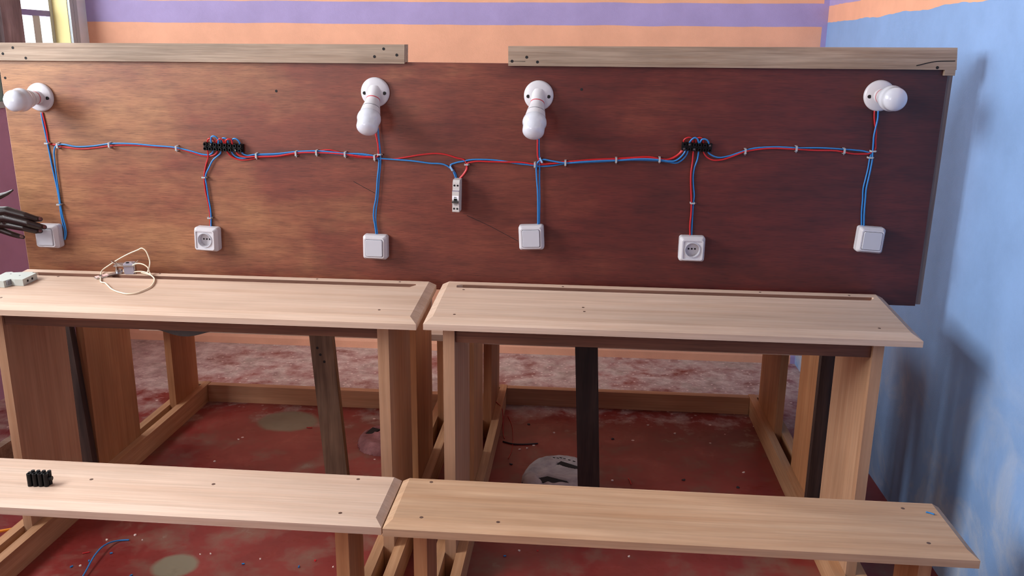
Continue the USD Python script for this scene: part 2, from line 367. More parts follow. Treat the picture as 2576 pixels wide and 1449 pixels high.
def tube(path, r, sides=8):
    """Closed tube along a polyline; r a number or one radius per point."""
    p = np.asarray(path, float)
    r = np.broadcast_to(r, (len(p),))
    t = np.gradient(p, axis=0)
    t /= np.linalg.norm(t, axis=1, keepdims=True) + 1e-12
    ref = np.array([0, 0, 1.0]) if abs(t[0][2]) < 0.9 else np.array([0, 1.0, 0])
    frames, a = [], np.cross(t[0], ref)
    for ti in t:
        a = a - ti * (a @ ti)
        a /= np.linalg.norm(a) + 1e-12
        frames.append((a, np.cross(ti, a)))
    ang = np.arange(sides) * 2 * np.pi / sides
    v = np.concatenate([[p[i] + r[i] * (math.cos(x) * A + math.sin(x) * B) for x in ang] for i, (A, B) in enumerate(frames)])
    f = []
    for i in range(len(p) - 1):
        for j in range(sides):
            q = [i * sides + j, i * sides + (j + 1) % sides, (i + 1) * sides + (j + 1) % sides, (i + 1) * sides + j]
            f += [[q[0], q[1], q[2]], [q[0], q[2], q[3]]]
    n = len(v)
    v = np.vstack([v, p[:1], p[-1:]])
    for j in range(sides):
        f += [[n, (j + 1) % sides, j], [n + 1, (len(p) - 1) * sides + j, (len(p) - 1) * sides + (j + 1) % sides]]
    return trimesh.Trimesh(v, f, process=False)


def lathe(profile, seg=40):
    """Solid of revolution about +z from (radius, z) pairs."""
    prof = np.asarray(profile, float)
    ang = np.arange(seg) * 2 * np.pi / seg
    v = np.concatenate([np.c_[r * np.cos(ang), r * np.sin(ang), np.full(seg, z)] for r, z in prof])
    f = []
    for i in range(len(prof) - 1):
        for j in range(seg):
            q = [i * seg + j, i * seg + (j + 1) % seg, (i + 1) * seg + (j + 1) % seg, (i + 1) * seg + j]
            f += [[q[0], q[1], q[2]], [q[0], q[2], q[3]]]
    return trimesh.Trimesh(v, f, process=False)


def moved(m, mtx):
    m = mesh_data(m).copy()
    m.apply_transform(mtx)
    if np.linalg.det(mtx[:3, :3]) < 0:
        m.invert()
    return m


def frame(x, y, z, o):
    T = np.eye(4)
    T[:3, 0], T[:3, 1], T[:3, 2], T[:3, 3] = x, y, z, o
    return T


def disc(p, n, r, h=0.0006, seg=12):
    """Small flat disc facing n at p."""
    n = np.asarray(n, float) / np.linalg.norm(n)
    a = np.cross(n, [0, 0, 1.0] if abs(n[2]) < 0.9 else [1.0, 0, 0])
    a /= np.linalg.norm(a)
    return moved(lathe([(0, 0), (r, 0), (r * 0.9, h), (0, h)], seg), frame(a, np.cross(n, a), n, np.asarray(p, float)))


# ------------------------------------------------------------------ the room
XR, YB, YF, ZC = 0.965, 3.764, FWY, 3.0
structure('floor', box(-3.4, XR + 0.2, YF - 0.2, YB + 0.2, -0.1, 0.0), 'floor')
structure('ceiling', box(-3.4, XR + 0.2, YF - 0.2, YB + 0.2, ZC, ZC + 0.1), 'ceiling')
structure('wall_back', box(-2.285, XR + 0.2, YB, YB + 0.2, 0, ZC), 'wall_back')
structure('wall_right', box(XR, XR + 0.2, YF - 0.2, YB, 0, ZC), 'wall_right')
structure('wall_front', box(-3.4, XR, YF - 0.115, YF, 0, ZC) - box(-2.5, -1.46, YF - 0.3, YF + 0.2, 0.82, 2.08), 'wall_front')
structure('baseboard_back', hull([(-2.16, YB, 0), (XR, YB, 0), (-2.16, YB, 0.045), (XR, YB, 0.045), (-2.16, YB - 0.012, 0), (XR, YB - 0.012, 0), (-2.16, YB - 0.008, 0.03), (XR, YB - 0.008, 0.03)]), 'wall_back')


def on_left(m):
    """From left-wall coordinates (s along the wall from the back corner, depth outwards, z) to the world."""
    return moved(m, frame(WD, WO, [0, 0, 1], WC))


OPEN = [(0.119, 1.90, 1.125, 2.62), (2.05, 3.25, 1.32, 2.64), (3.7, 5.0, 1.32, 2.64)]
wl = box(-0.25, 5.235, 0, 0.115, 0, ZC)
for s0, s1, z0, z1 in OPEN:
    wl = wl - box(s0, s1, -0.1, 0.4, z0, z1)
structure('wall_left', on_left(wl), 'wall_left')


def on_front(m):
    return moved(m, frame([1, 0, 0], [0, -1, 0], [0, 0, 1], [0, YF, 0]))


def window(k, s0, s1, z0, z1, transoms, mullions, extra=(), place=None):
    on_wall = place or on_left
    t = Thing(f'window_{k}', None, None, kind='structure')
    d0, d1, w = 0.07, 0.098, 0.024
    for a, b, c, d in ((s0, s0 + w, z0, z1), (s1 - w, s1, z0, z1), (s0 + w, s1 - w, z0, z0 + w), (s0 + w, s1 - w, z1 - w, z1)):
        t.part('frame_bar', on_wall(box(a, b, d0, d1, c, d, 0.003)), 'frame_grey')
    for a, b, c, d, mt in transoms:
        t.part('transom', on_wall(box(a, b, d0, d1, c, d, 0.003)), mt)
    for a, b, c, d in mullions:
        t.part('mullion', on_wall(box(a, b, d0 + 0.002, d1 - 0.002, c, d, 0.003)), 'frame_grey')
    t.part('pane', on_wall(box(s0 + w, s1 - w, 0.083, 0.086, z0 + w, z1 - w)), 'pane')
    t.part('reveal', on_wall(box(s0 - 0.002, s0 + 0.003, 0.002, 0.114, z0, z1)), 'reveal')
    t.part('sill', on_wall(box(s0, s1, -0.012, 0.114, z0 - 0.02, z0 + 0.004, 0.003)), 'steel_grey')
    for n, m, mt in extra:
        t.part(n, on_wall(m), mt)
    return t


s0, s1, z0, z1 = OPEN[0]
window(1, *OPEN[0], [(s0 + 0.02, s1 - 0.02, 1.456, 1.478, 'transom')], [(0.205, 0.246, 1.15, 1.456), (0.72, 0.745, 1.15, 2.6), (1.25, 1.275, 1.15, 2.6)],
       [('edge_trim', box(0.096, 0.119, -0.010, 0.0, 1.12, 2.63, 0.002), 'steel_grey'), ('edge_trim', box(0.068, 0.090, -0.007, 0.0, 1.12, 2.63, 0.002), 'steel_grey'),
        ('timber_post', box(0.436, 0.545, -0.03, 0.05, 1.129, 2.62, 0.006), 'post_wood'),
        ('dark_board', box(0.545, 0.63, 0.0, 0.03, 1.32, 2.62, 0.003), 'near_black'), ('lower_panel', box(0.545, 0.70, 0.01, 0.04, 1.13, 1.32, 0.003), 'pale_green')])
for k in (1, 2):
    a, b, c, d = OPEN[k]
    window(k + 1, a, b, c, d, [(a + 0.02, b - 0.02, c + 0.75, c + 0.775, 'frame_grey')], [((a + b) / 2 - 0.012, (a + b) / 2 + 0.012, c + 0.02, d - 0.02)])
a, b, c, d = (-2.5, -1.46, 0.82, 2.08)
window(4, a, b, c, d, [(a + 0.02, b - 0.02, c + 0.75, c + 0.775, 'frame_grey')], [((a + b) / 2 - 0.012, (a + b) / 2 + 0.012, c + 0.02, d - 0.02)], place=on_front)
structure('outdoor_ground', box(-14.0, -3.4, -10, 12, -0.3, -0.2), 'earth')


# ------------------------------------------------------------------ school desks
def side_frame(t, xs, ys, tilt_top, far):
    """Two runner rails with the legs held between them. xs: the four x limits (rail, slot, rail)."""
    xa, xb, xc, xd = xs
    y0, (n0, n1), (m0, m1), (p0, p1) = ys
    t.part('runner_rail', box(xa, xb, y0, far, 0, 0.070, 0.002), 'wood_warm_y')
    t.part('runner_rail', box(xc, xd, y0, far, 0, 0.070, 0.002), 'wood_warm_y')
    e = 0.0005
    t.part('desk_leg', hull([(x, y, z) for x in (xb + e, xc - e) for y, zt in ((n0, tilt_top(n0)), (n1, tilt_top(n1))) for z in (0.001, zt)]), 'wood_z')
    t.part('back_leg', box(xb + e, xc - e, m0, m1, 0.001, 0.60, 0.0015), 'wood_warm_z')
    t.part('rear_post', box(xb + e, xc - e, p0, p1, 0.001, 0.372, 0.0015), 'wood_warm_z')
    b0, b1 = (1.575, 1.69)
    t.part('bench_leg', box(xb + e, xc - e, b0, b1, 0.001, 0.3795, 0.0015), 'wood_warm_z')
    t.part('slot_block', box(xb + e, xc - e, far - 0.03, far, 0.001, 0.069), 'wood_y')


def beveled_board(x0, x1, yn, yf, zb_n, zb_f, edge, rise, cn, ce):
    """Board with its near edge and both ends bevelled on top. edge: upright part of the rim; rise: height of the bevel."""
    pts = []
    for x, s in ((x0, 1), (x1, -1)):
        pts += [(x, yn, zb_n), (x, yf, zb_f), (x, yn, zb_n + edge), (x, yf, zb_f + edge)]
        pts += [(x + s * ce, yn + cn, zb_n + (zb_f - zb_n) * cn / (yf - yn) + edge + rise), (x + s * ce, yf - 0.004, zb_f + edge + rise), (x + s * ce, yf, zb_f + edge + rise - 0.004)]
    return hull(pts)


def desk(label, x0, x1, yn, yf, left, right, legs_y, far, near, bx, by, top_mat, seat_mat, seat_desc, nails_top, nails_seat, groove_x, apron, bark=None):
    t = Thing('school_desk', label, 'desk', ((x0 + x1) / 2, (yn + yf) / 2, 0))
    zb_n, zb_f = 0.680, 0.7015
    under = lambda y: zb_n + (zb_f - zb_n) * (y - yn) / (yf - yn) - 0.0005
    surf = lambda y: under(y) + 0.0005 + 0.0243
    top = beveled_board(x0, x1, yn, yf, zb_n, zb_f, 0.0146, 0.0097, 0.026, 0.019)
    g0, g1 = groove_x
    gy = yf - 0.037
    dirn = np.array([0, 0.2831, 0.0215])
    dirn /= np.linalg.norm(dirn)
    nrm = np.array([0, -dirn[2], dirn[1]])
    cs = CrossSection([np.array([(g0 + 0.010 * math.sin(a), -0.0095 * math.cos(a)) for a in np.linspace(math.pi, 2 * math.pi, 9)][:0] + [(g0, -0.016), (g1 - 0.016, -0.016), (g1, 0.004), (g1 - 0.004, 0.0105), (g0 + 0.012, 0.0105), (g0 - 0.002, 0.003)])])
    cut = Manifold.extrude(cs, 0.05).translate((0, 0, -0.0115))
    T = frame([1, 0, 0], dirn, nrm, [0, gy, surf(gy)])
    cut = cut.transform(T[:3, :])
    dt = t.part('desktop', top - cut, top_mat)
    lining = (box(g0 + 0.013, g1 - 0.005, 0.0096, 0.0104, -0.0112, -0.0004) + box(g0 + 0.004, g1 - 0.018, -0.0155, 0.0100, -0.0114, -0.0108)).transform(T[:3, :])
    t.part('pencil_groove', lining, 'shaded_groove_wood', dt, 'rough brown floor of the pencil groove, its shade put into the colour')
    for x, y in nails_top:
        t.part('nail_head', disc((x, y, surf(y) - 0.0002), nrm, 0.0036), 'nail', dt)
    # seat
    sx0, sx1 = bx
    sy0, sy1 = by
    st = t.part('bench_seat', beveled_board(sx0, sx1, sy0, sy1, 0.380, 0.380, 0.0165, 0.0095, 0.022, 0.016), seat_mat, label=seat_desc)
    for x, y in nails_seat:
        t.part('nail_head', disc((x, y, 0.4058), (0, 0, 1), 0.0042), 'nail', st)
    side_frame(t, left, (near, *legs_y), under, far)
    side_frame(t, right, (near, *legs_y), under, far)
    t.part('rear_stretcher', box(left[3] + 0.0005, right[0] - 0.0005, far - 0.034, far - 0.004, 0.0, 0.068, 0.002), 'wood_warm_x')
    a0, a1, ay, az, mt = apron
    ap = t.part('apron', box(a0, a1, ay, ay + 0.024, az, under(ay) - 0.0, 0.001) if bark is None else
                hull([(a0, ay, az), (a1, ay, az), (a0, ay + 0.024, az), (a1, ay + 0.024, az), (a0, ay, under(ay)), (a1, ay, under(ay)), (a0, ay + 0.024, under(ay)), (a1, ay + 0.024, under(ay))]), mt)
    if bark:
        c, w, h = bark
        prof = [(c - w + 2 * w * i / 12, az + 0.001 - h * math.sin(math.pi * i / 12) ** 1.4) for i in range(13)]
        poly = CrossSection([np.array([(c - w, az + 0.004), *prof, (c + w, az + 0.004)])])
        m = Manifold.extrude(poly, 0.022).transform(np.array([[1, 0, 0, 0], [0, 0, 1, ay + 0.0008], [0, 1, 0, 0]], float))
        t.part('bark_edge', m, 'bark', ap, 'bulge of dark bark left on the lower edge')
    # seat fixed behind the desk for the row in front, and its rail
    t.part('rear_seat', box(left[0] - 0.03, right[3] + 0.03, legs_y[2][0] - 0.06, legs_y[2][1] + 0.03, 0.3725, 0.3945, 0.003), 'wood_x')
    t.part('back_rail', box(left[1] + 0.001, right[2] - 0.001, legs_y[1][1] + 0.001, legs_y[1][1] + 0.024, 0.53, 0.60, 0.002), 'wood_x')
    return t


desk('left school desk, pale timber, breaker and coiled beige wire on its top', -1.556, -0.386, 1.9455, 2.236, (-1.508, -1.482, -1.457, -1.431), (-0.518, -0.492, -0.463, -0.436),
     ((1.99, 2.246), (2.330, 2.583), (2.845, 3.035)), 3.088, 1.15, (-1.556, -0.382), (1.531, 1.732), 'wood_x', 'wood_x', None,
     [(-1.4152, 2.178), (-1.1529, 2.228), (-0.71, 2.2245), (-0.4824, 2.222), (-0.4888, 2.0076), (-1.4615, 2.0041)],
     [(-0.4754, 1.7108), (-0.4744, 1.563), (-0.7816, 1.6559), (-1.0551, 1.6496)], (-1.505, -0.432), (-1.456, -0.4925, 1.997, 0.640, 'wood_shaded_brown_x'), bark=(-0.985, 0.075, 0.016))
desk('right school desk, pale timber, beside the blue wall, bare top and yellower bench', -0.370, 0.783, 1.950, 2.246, (-0.356, -0.327, -0.298, -0.272), (0.656, 0.682, 0.708, 0.736),
     ((1.975, 2.250), (2.350, 2.578), (2.830, 3.118)), 3.182, 1.15, (-0.379, 0.7726), (1.527, 1.732), 'wood_x', 'wood_yellow_x', 'yellower bench board with a brown knot stain',
     [(-0.0455, 2.2275), (0.468, 2.2312), (0.6934, 2.2275), (-0.304, 2.178), (-0.3013, 1.9954), (0.6991, 1.9991), (0.0091, 2.0736), (0.0122, 2.045)],
     [(-0.3126, 1.7141), (-0.3064, 1.5626), (0.6877, 1.7009), (0.6906, 1.566), (-0.1498, 1.56)], (-0.325, 0.752), (-0.2975, 0.6815, 1.985, 0.640, 'wood_shaded_brown_x'))

# ------------------------------------------------------------------ the plywood wiring board
BO = np.array([-1.5668, 2.2843, 0.6937])
BE, BU, BF = np.array([0.99995, -0.0102, 0.0]), np.array([-0.0002, -0.0166, 0.99986]), np.array([-0.0102, -0.99981, -0.0166])
TB = frame(BE, BU, BF, BO)          # board coordinates: a along, b up, c out of the face towards the room


def bp(a, b, c=0.0):
    return BO + BE * a + BU * b + BF * c


def on_board(m):
    return moved(m, TB)


def bbox(a0, a1, b0, b1, c0, c1, ch=0.0):
    return on_board(box(a0, a1, b0, b1, c0, c1, ch))


board = Thing('plywood_board', 'long reddish-brown varnished plywood wiring board standing behind the desks', 'board', BO)
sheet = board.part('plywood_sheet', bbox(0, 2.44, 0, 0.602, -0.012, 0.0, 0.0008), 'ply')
board.part('sheet_edge', bbox(-0.0012, 0.0, 0.001, 0.60, -0.0115, -0.0005), 'ply_edge', sheet, 'pale raw edge of the plywood')
b1 = board.part('top_batten', on_board(hull([(-0.03, 0.5951, 0.012), (1.103, 0.5985, 0.012), (1.1045, 0.6455, 0.012), (-0.03, 0.6405, 0.012), (-0.03, 0.5951, -0.033), (1.103, 0.5985, -0.033), (1.1045, 0.6455, -0.033), (-0.03, 0.6405, -0.033)])), 'batten_x')
b2 = board.part('top_batten', on_board(hull([(1.3692, 0.5962, 0.012), (2.4545, 0.5985, 0.012), (2.4495, 0.6502, 0.012), (1.3688, 0.6441, 0.012), (1.3692, 0.5962, -0.033), (2.4545, 0.5985, -0.033), (2.4495, 0.6502, -0.033), (1.3688, 0.6441, -0.033)])), 'batten_x')
board.part('batten_lug', bbox(2.428, 2.4525, 0.585, 0.599, 0.0005, 0.0118, 0.001), 'batten_x', b2)
for (a, b), p in zip([(0.0526, 0.6281), (0.0223, 0.6125), (0.085, 0.602), (1.0507, 0.6344), (1.0264, 0.6151), (1.0842, 0.6196), (1.4155, 0.6176), (1.3786, 0.6076), (1.4427, 0.6063), (2.4093, 0.6035)], [b1] * 6 + [b2] * 4):
    board.part('nail_hole', disc(bp(a, b, 0.0119), BF, 0.0038), 'hole', p)
board.part('split', on_board(tube(spline([(2.36, 0.6075, 0.0119), (2.40, 0.6172, 0.0119), (2.448, 0.6195, 0.0119)]), 0.0013, 5)), 'hole', b2, 'dark split in the end of the batten')
board.part('split', on_board(tube(spline([(1.371, 0.6076, 0.0119), (1.39, 0.6076, 0.0119), (1.412, 0.6074, 0.0119)]), 0.0006, 5)), 'hole', b2)
for a, b in [(0.0106, 0.5494), (0.7584, 0.5252), (1.555, 0.54)]:
    board.part('nail_hole', disc(bp(a, b, 0.0), BF, 0.0035), 'hole', sheet)
board.part('scratch', on_board(tube([(0.955, 0.292, -0.0003), (0.985, 0.276, -0.0003), (1.012, 0.262, -0.0003)], 0.0008, 5)), 'hole', sheet)
board.part('scratch', on_board(tube([(1.26, 0.208, -0.0003), (1.32, 0.182, -0.0003), (1.398, 0.142, -0.0003)], 0.0008, 5)), 'hole', sheet)
board.part('edge_batten', bbox(2.421, 2.4572, 0.001, 0.5955, -0.036, -0.0125, 0.001), 'batten_z')
for xt, xb, w, mt, z0 in ((-1.532, -1.502, 0.045, 'plank_dark', 0.0705), (-0.775, -0.735, 0.066, 'plank_grey', 0.0), (-0.016, 0.013, 0.063, 'plank_dark', 0.0), (0.662, 0.662, 0.05, 'plank_dark', 0.0705)):
    yy = (2.2985, 2.324)
    tp = 0.86
    board.part('leg', hull([(xt + (xb - xt) * (0.69 - z) / 0.62 + dx, y, z) for z in (z0, tp) for dx in (0, w) for y in yy]), mt)
for xx, zz in [(-0.743, 0.502), (-0.735, 0.482), (-0.7245, 0.461)]:
    board.part('nail_hole', disc((xx, 2.2985, zz), (0, -1, 0), 0.004), 'hole')


# ------------------------------------------------------------------ lamps
def lamp(label, a, b, direction, ringed=True):
    """Round white rose with a bulb holder whose axis points along direction (board coordinates), opal bulb in it."""
    t = Thing('bulb_lamp', label, 'lamp', bp(a, b, 0))
    put = lambda m: moved(m, TB @ frame([1, 0, 0], [0, 1, 0], [0, 0, 1], [a, b, 0]))
    rose = lathe([(0, 0.0005), (0.0372, 0.0005), (0.0378, 0.004), (0.0366, 0.0085), (0.033, 0.0112), (0.026, 0.0135), (0.02, 0.016), (0, 0.0165)], 48)
    t.part('rose', put(rose), 'white', smooth=40)
    for sx in (-1, 1):
        t.part('screw_hole', put(moved(lathe([(0, 0), (0.0044, 0), (0.0044, 0.003), (0, 0.003)], 16), frame([1, 0, 0], [0, 1, 0], [0, 0, 1], [sx * 0.0262, -0.002, 0.0118]))), 'hole')
    z = np.asarray(direction, float)
    z /= np.linalg.norm(z)
    x = np.cross([0, 1.0, 0.3], z)
    x /= np.linalg.norm(x)
    A = frame(x, np.cross(z, x), z, [0, 0.004 if direction[1] < -0.3 else 0, 0.006])
    ax = lambda m: put(moved(m, A))
    bent = direction[1] < -0.3
    k = 0.0 if not bent else 0.004
    t.part('neck', ax(lathe([(0, -0.004), (0.0185, -0.004), (0.0178, 0.012), (0.0172, 0.022 + k), (0.0168, 0.0225 + k), (0, 0.0225 + k)], 36)), 'white', smooth=40)
    t.part('ring', ax(lathe([(0, 0.0223 + k), (0.0178, 0.0223 + k), (0.0178, 0.0247 + k), (0, 0.0247 + k)], 36)), 'ring', label='thin red ring')
    t.part('holder', ax(lathe([(0, 0.0245 + k), (0.0174, 0.0245 + k), (0.0182, 0.032 + k), (0.0218, 0.044 + k), (0.0230, 0.049 + k), (0.0222, 0.0496 + k), (0.0222, 0.0508 + k), (0.0234, 0.0514 + k), (0.0256, 0.063 + k), (0.0254, 0.0652 + k), (0, 0.0652 + k)], 40)), 'white', smooth=30)
    t.part('seam', ax(lathe([(0, 0.0496 + k), (0.02285, 0.0496 + k), (0.02285, 0.0508 + k), (0, 0.0508 + k)], 36)), 'groove')
    prof = [(0, 0.0652), (0.0252, 0.0652), (0.0272, 0.068), (0.0292, 0.073), (0.0304, 0.079), (0.0305, 0.084), (0.0294, 0.0885), (0.0282, 0.092), (0.0277, 0.095), (0.0275, 0.106)]
    prof += [(0.0275 * math.cos(q) if q < 1.5 else 0.0, 0.106 + 0.0195 * math.sin(q)) for q in np.linspace(0.15, math.pi / 2, 9)]
    t.part('bulb', ax(lathe([(r, zz + k) for r, zz in prof], 40)), 'bulb', smooth=50)
    return t


lamp('white bulb lamp at the left end of the board, sticking straight out', 0.1048, 0.5006, (0.0, -0.03, 1.0))
lamp('white bulb lamp drooping downwards, left of the two in the middle of the board', 1.0234, 0.5262, (-0.06, -0.80, 0.62))
lamp('white bulb lamp drooping downwards, right of the two in the middle of the board', 1.4468, 0.5237, (-0.07, -0.80, 0.62))
lamp('white bulb lamp at the right end of the board, sticking straight out', 2.2846, 0.535, (0.03, -0.02, 1.0))


# ------------------------------------------------------------------ switches and sockets
def rounded_rect(w, h, r, n=5):
    pts = []
    for cx, cy, a0 in ((w / 2 - r, h / 2 - r, 0), (-w / 2 + r, h / 2 - r, 90), (-w / 2 + r, -h / 2 + r, 180), (w / 2 - r, -h / 2 + r, 270)):
        for i in range(n + 1):
            q = math.radians(a0 + 90 * i / n)
            pts.append((cx + r * math.cos(q), cy + r * math.sin(q)))
    return np.array(pts)


def loft(sections):
    """Hull of rounded rectangles (w, h, r, z)."""
    return hull(np.concatenate([np.c_[rounded_rect(w, h, r), np.full(24, z)] for w, h, r, z in sections]))


def wall_box(name, label, cat, a, b, rot, group):
    t = Thing(name, label, cat, bp(a, b, 0))
    c, s = math.cos(math.radians(rot)), math.sin(math.radians(rot))
    put = lambda m: moved(m, TB @ frame([c, s, 0], [-s, c, 0], [0, 0, 1], [a, b, 0]))
    return t, put


def switch(label, a, b, rot):
    t, put = wall_box('light_switch', label, 'switch', a, b, rot, None)
    t.part('back_box', put(loft([(0.064, 0.064, 0.006, 0.0005), (0.066, 0.066, 0.007, 0.004), (0.066, 0.066, 0.007, 0.019)])), 'white')
    fr = loft([(0.0655, 0.0655, 0.007, 0.0192), (0.0655, 0.0655, 0.007, 0.024), (0.054, 0.054, 0.006, 0.036)]) - loft([(0.0475, 0.0475, 0.004, 0.030), (0.0475, 0.0475, 0.004, 0.05)])
    t.part('cover', put(fr), 'white')
    t.part('rocker', put(loft([(0.0455, 0.0455, 0.0035, 0.0302), (0.0455, 0.0455, 0.0035, 0.0375), (0.0435, 0.0435, 0.003, 0.039)])), 'white2')
    return t


def socket(label, a, b, rot):
    t, put = wall_box('power_socket', label, 'socket', a, b, rot, None)
    t.part('back_box', put(loft([(0.064, 0.064, 0.006, 0.0005), (0.066, 0.066, 0.007, 0.004), (0.066, 0.066, 0.007, 0.020)])), 'white')
    well = moved(lathe([(0, 0.022), (0.0175, 0.022), (0.0188, 0.05), (0, 0.05)], 36), np.eye(4))
    wm = Manifold(m3.Mesh(np.asarray(trimesh.Trimesh(well.vertices, well.faces, process=True).vertices, np.float32), np.asarray(trimesh.Trimesh(well.vertices, well.faces, process=True).faces, np.uint32)))
    wm = Manifold.cylinder(0.03, 0.0175, 0.0188, 40).translate((0, 0, 0.022))
    fr = loft([(0.0655, 0.0655, 0.007, 0.0202), (0.0655, 0.0655, 0.007, 0.025), (0.054, 0.054, 0.006, 0.039)]) - loft([(0.047, 0.047, 0.003, 0.0365), (0.047, 0.047, 0.003, 0.05)]) - wm
    t.part('cover', put(fr), 'white')
    rim = Manifold.cylinder(0.0028, 0.0205, 0.0200, 40).translate((0, 0, 0.0362)) - wm
    w = t.part('well_rim', put(rim), 'white2')
    for dx in (-0.0082, 0.0, 0.0082):
        t.part('pin_hole', put(moved(lathe([(0, 0), (0.0023, 0), (0.0023, 0.0006), (0, 0.0006)], 14), frame([1, 0, 0], [0, 1, 0], [0, 0, 1], [dx, 0.0, 0.022]))), 'hole')
    return t


switch('white light switch being touched by the hand, at the left end of the board', 0.0840, 0.1218, 0)
switch('white light switch below the left drooping lamp, square to the board', 1.0136, 0.1191, -1)
switch('white light switch below the right drooping lamp, tilted slightly', 1.4346, 0.158, 3)
switch('white light switch at the right end of the board, below its straight lamp', 2.2998, 0.177, -3)
socket('white three-hole power socket below the left black connector', 0.5439, 0.1274, -2)
socket('white three-hole power socket below the right black connector', 1.8536, 0.1403, 0)


# ------------------------------------------------------------------ breaker on the board
def breaker_profile():
    return [(0, 0), (0.043, 0.002), (0.045, 0.006), (0.045, 0.024), (0.064, 0.026), (0.065, 0.060), (0.045, 0.062), (0.045, 0.081), (0.042, 0.0845), (0, 0.086)]


def prism(poly, depth):
    return Manifold.extrude(CrossSection([np.array(poly)]), depth)


t = Thing('circuit_breaker', 'narrow grey circuit breaker fixed upright in the middle of the board', 'breaker', bp(1.2376, 0.2661, 0))
cb, sb = math.cos(math.radians(-1.5)), math.sin(math.radians(-1.5))
pb = lambda m: moved(m, TB @ frame([cb, sb, 0], [-sb, cb, 0], [0, 0, 1], [1.2376, 0.2661, 0]))
prof = [(0.0005, -0.0425), (0.040, -0.0425), (0.043, -0.040), (0.043, -0.020), (0.049, -0.0185), (0.049, 0.0125), (0.043, 0.0175), (0.043, 0.036), (0.038, 0.0425), (0.0005, 0.0425)]
body = prism(prof, 0.0178).transform(np.array([[0, 0, 1, -0.0089], [0, 1, 0, 0], [1, 0, 0, 0]], float))
if body.volume() < 0:
    pass
t.part('body', pb(body), 'breaker')
t.part('label_window', pb(box(-0.0085, 0.0085, 0.003, 0.0165, 0.0436, 0.0485)), 'breaker_win')
t.part('switch_plate', pb(box(-0.0086, 0.0086, -0.0075, 0.0025, 0.049, 0.0496)), 'paper')
t.part('toggle', pb(hull([(x, y, z) for x in (-0.0078, 0.0078) for y, z in ((-0.0165, 0.0488), (-0.0105, 0.0488), (-0.0155, 0.0595), (-0.0125, 0.0595))])), 'toggle')
t.part('toggle_slot', pb(box(-0.004, 0.004, -0.0100, -0.0045, 0.0492, 0.0502)), 'black')
t.part('mark', pb(box(-0.0038, 0.0030, -0.0022, -0.0008, 0.0494, 0.0499)), 'black')
for yy, zz in ((-0.0325, 0.043), (0.0285, 0.043)):
    for xx in (-0.0042, 0.0042):
        t.part('screw_hole', pb(moved(lathe([(0, 0), (0.0026, 0), (0.0026, 0.0005), (0, 0.0005)], 14), frame([1, 0, 0], [0, 1, 0], [0, 0, 1], [xx, yy, zz]))), 'hole')
for yy in (-0.0213, -0.0235):
    t.part('print_line', pb(box(-0.005, 0.004, yy, yy + 0.0008, 0.0428, 0.0433)), 'groove')


# ------------------------------------------------------------------ black connectors
def connector(label, a0, b0, a1, b1, n, screws, height=0.018):
    """Row of n terminal modules; (a0, b0) middle of its left end, (a1, b1) of its right end."""
    t = Thing('connector_strip', label, 'connector', bp((a0 + a1) / 2, (b0 + b1) / 2, 0))
    d = np.array([a1 - a0, b1 - b0])
    L = np.linalg.norm(d)
    d /= L
    put = lambda m: moved(m, TB @ frame([d[0], d[1], 0], [-d[1], d[0], 0], [0, 0, 1], [a0, b0, 0]))
    w = L / n
    for i in range(n):
        x = i * w
        m = box(x + 0.0004, x + w - 0.0004, -0.0105, 0.0105, 0.0005, 0.011, 0.0012)
        for sy in (-1, 1):
            m = m + (Manifold.cylinder(height - 0.001, w * 0.40, w * 0.38, 20).translate((x + w / 2, sy * 0.0058, 0.001)) - Manifold.cylinder(0.01, w * 0.22, w * 0.24, 14).translate((x + w / 2, sy * 0.0058, height - 0.006)))
        t.part('terminal', put(m), 'black')
        for sy in (-1, 1):
            if (i, sy) in screws:
                t.part('screw', put(Manifold.cylinder(0.002, w * 0.20, w * 0.20, 12).translate((x + w / 2, sy * 0.0058, height - 0.0062))), 'screw')
    t.part('rail', put(box(0.002, L - 0.002, -0.0035, 0.0035, 0.0005, 0.0125, 0.001)), 'black')
    return t


connector('black screw connector strip on the board, left one, with the longer row', 0.5525, 0.3795, 0.6605, 0.3755, 8, {(1, 1), (6, -1)})
connector('black screw connector strip on the board, right one, with the shorter row', 1.8125, 0.4035, 1.889, 0.4005, 6, {(0, -1), (1, 1), (2, -1), (5, 1)})

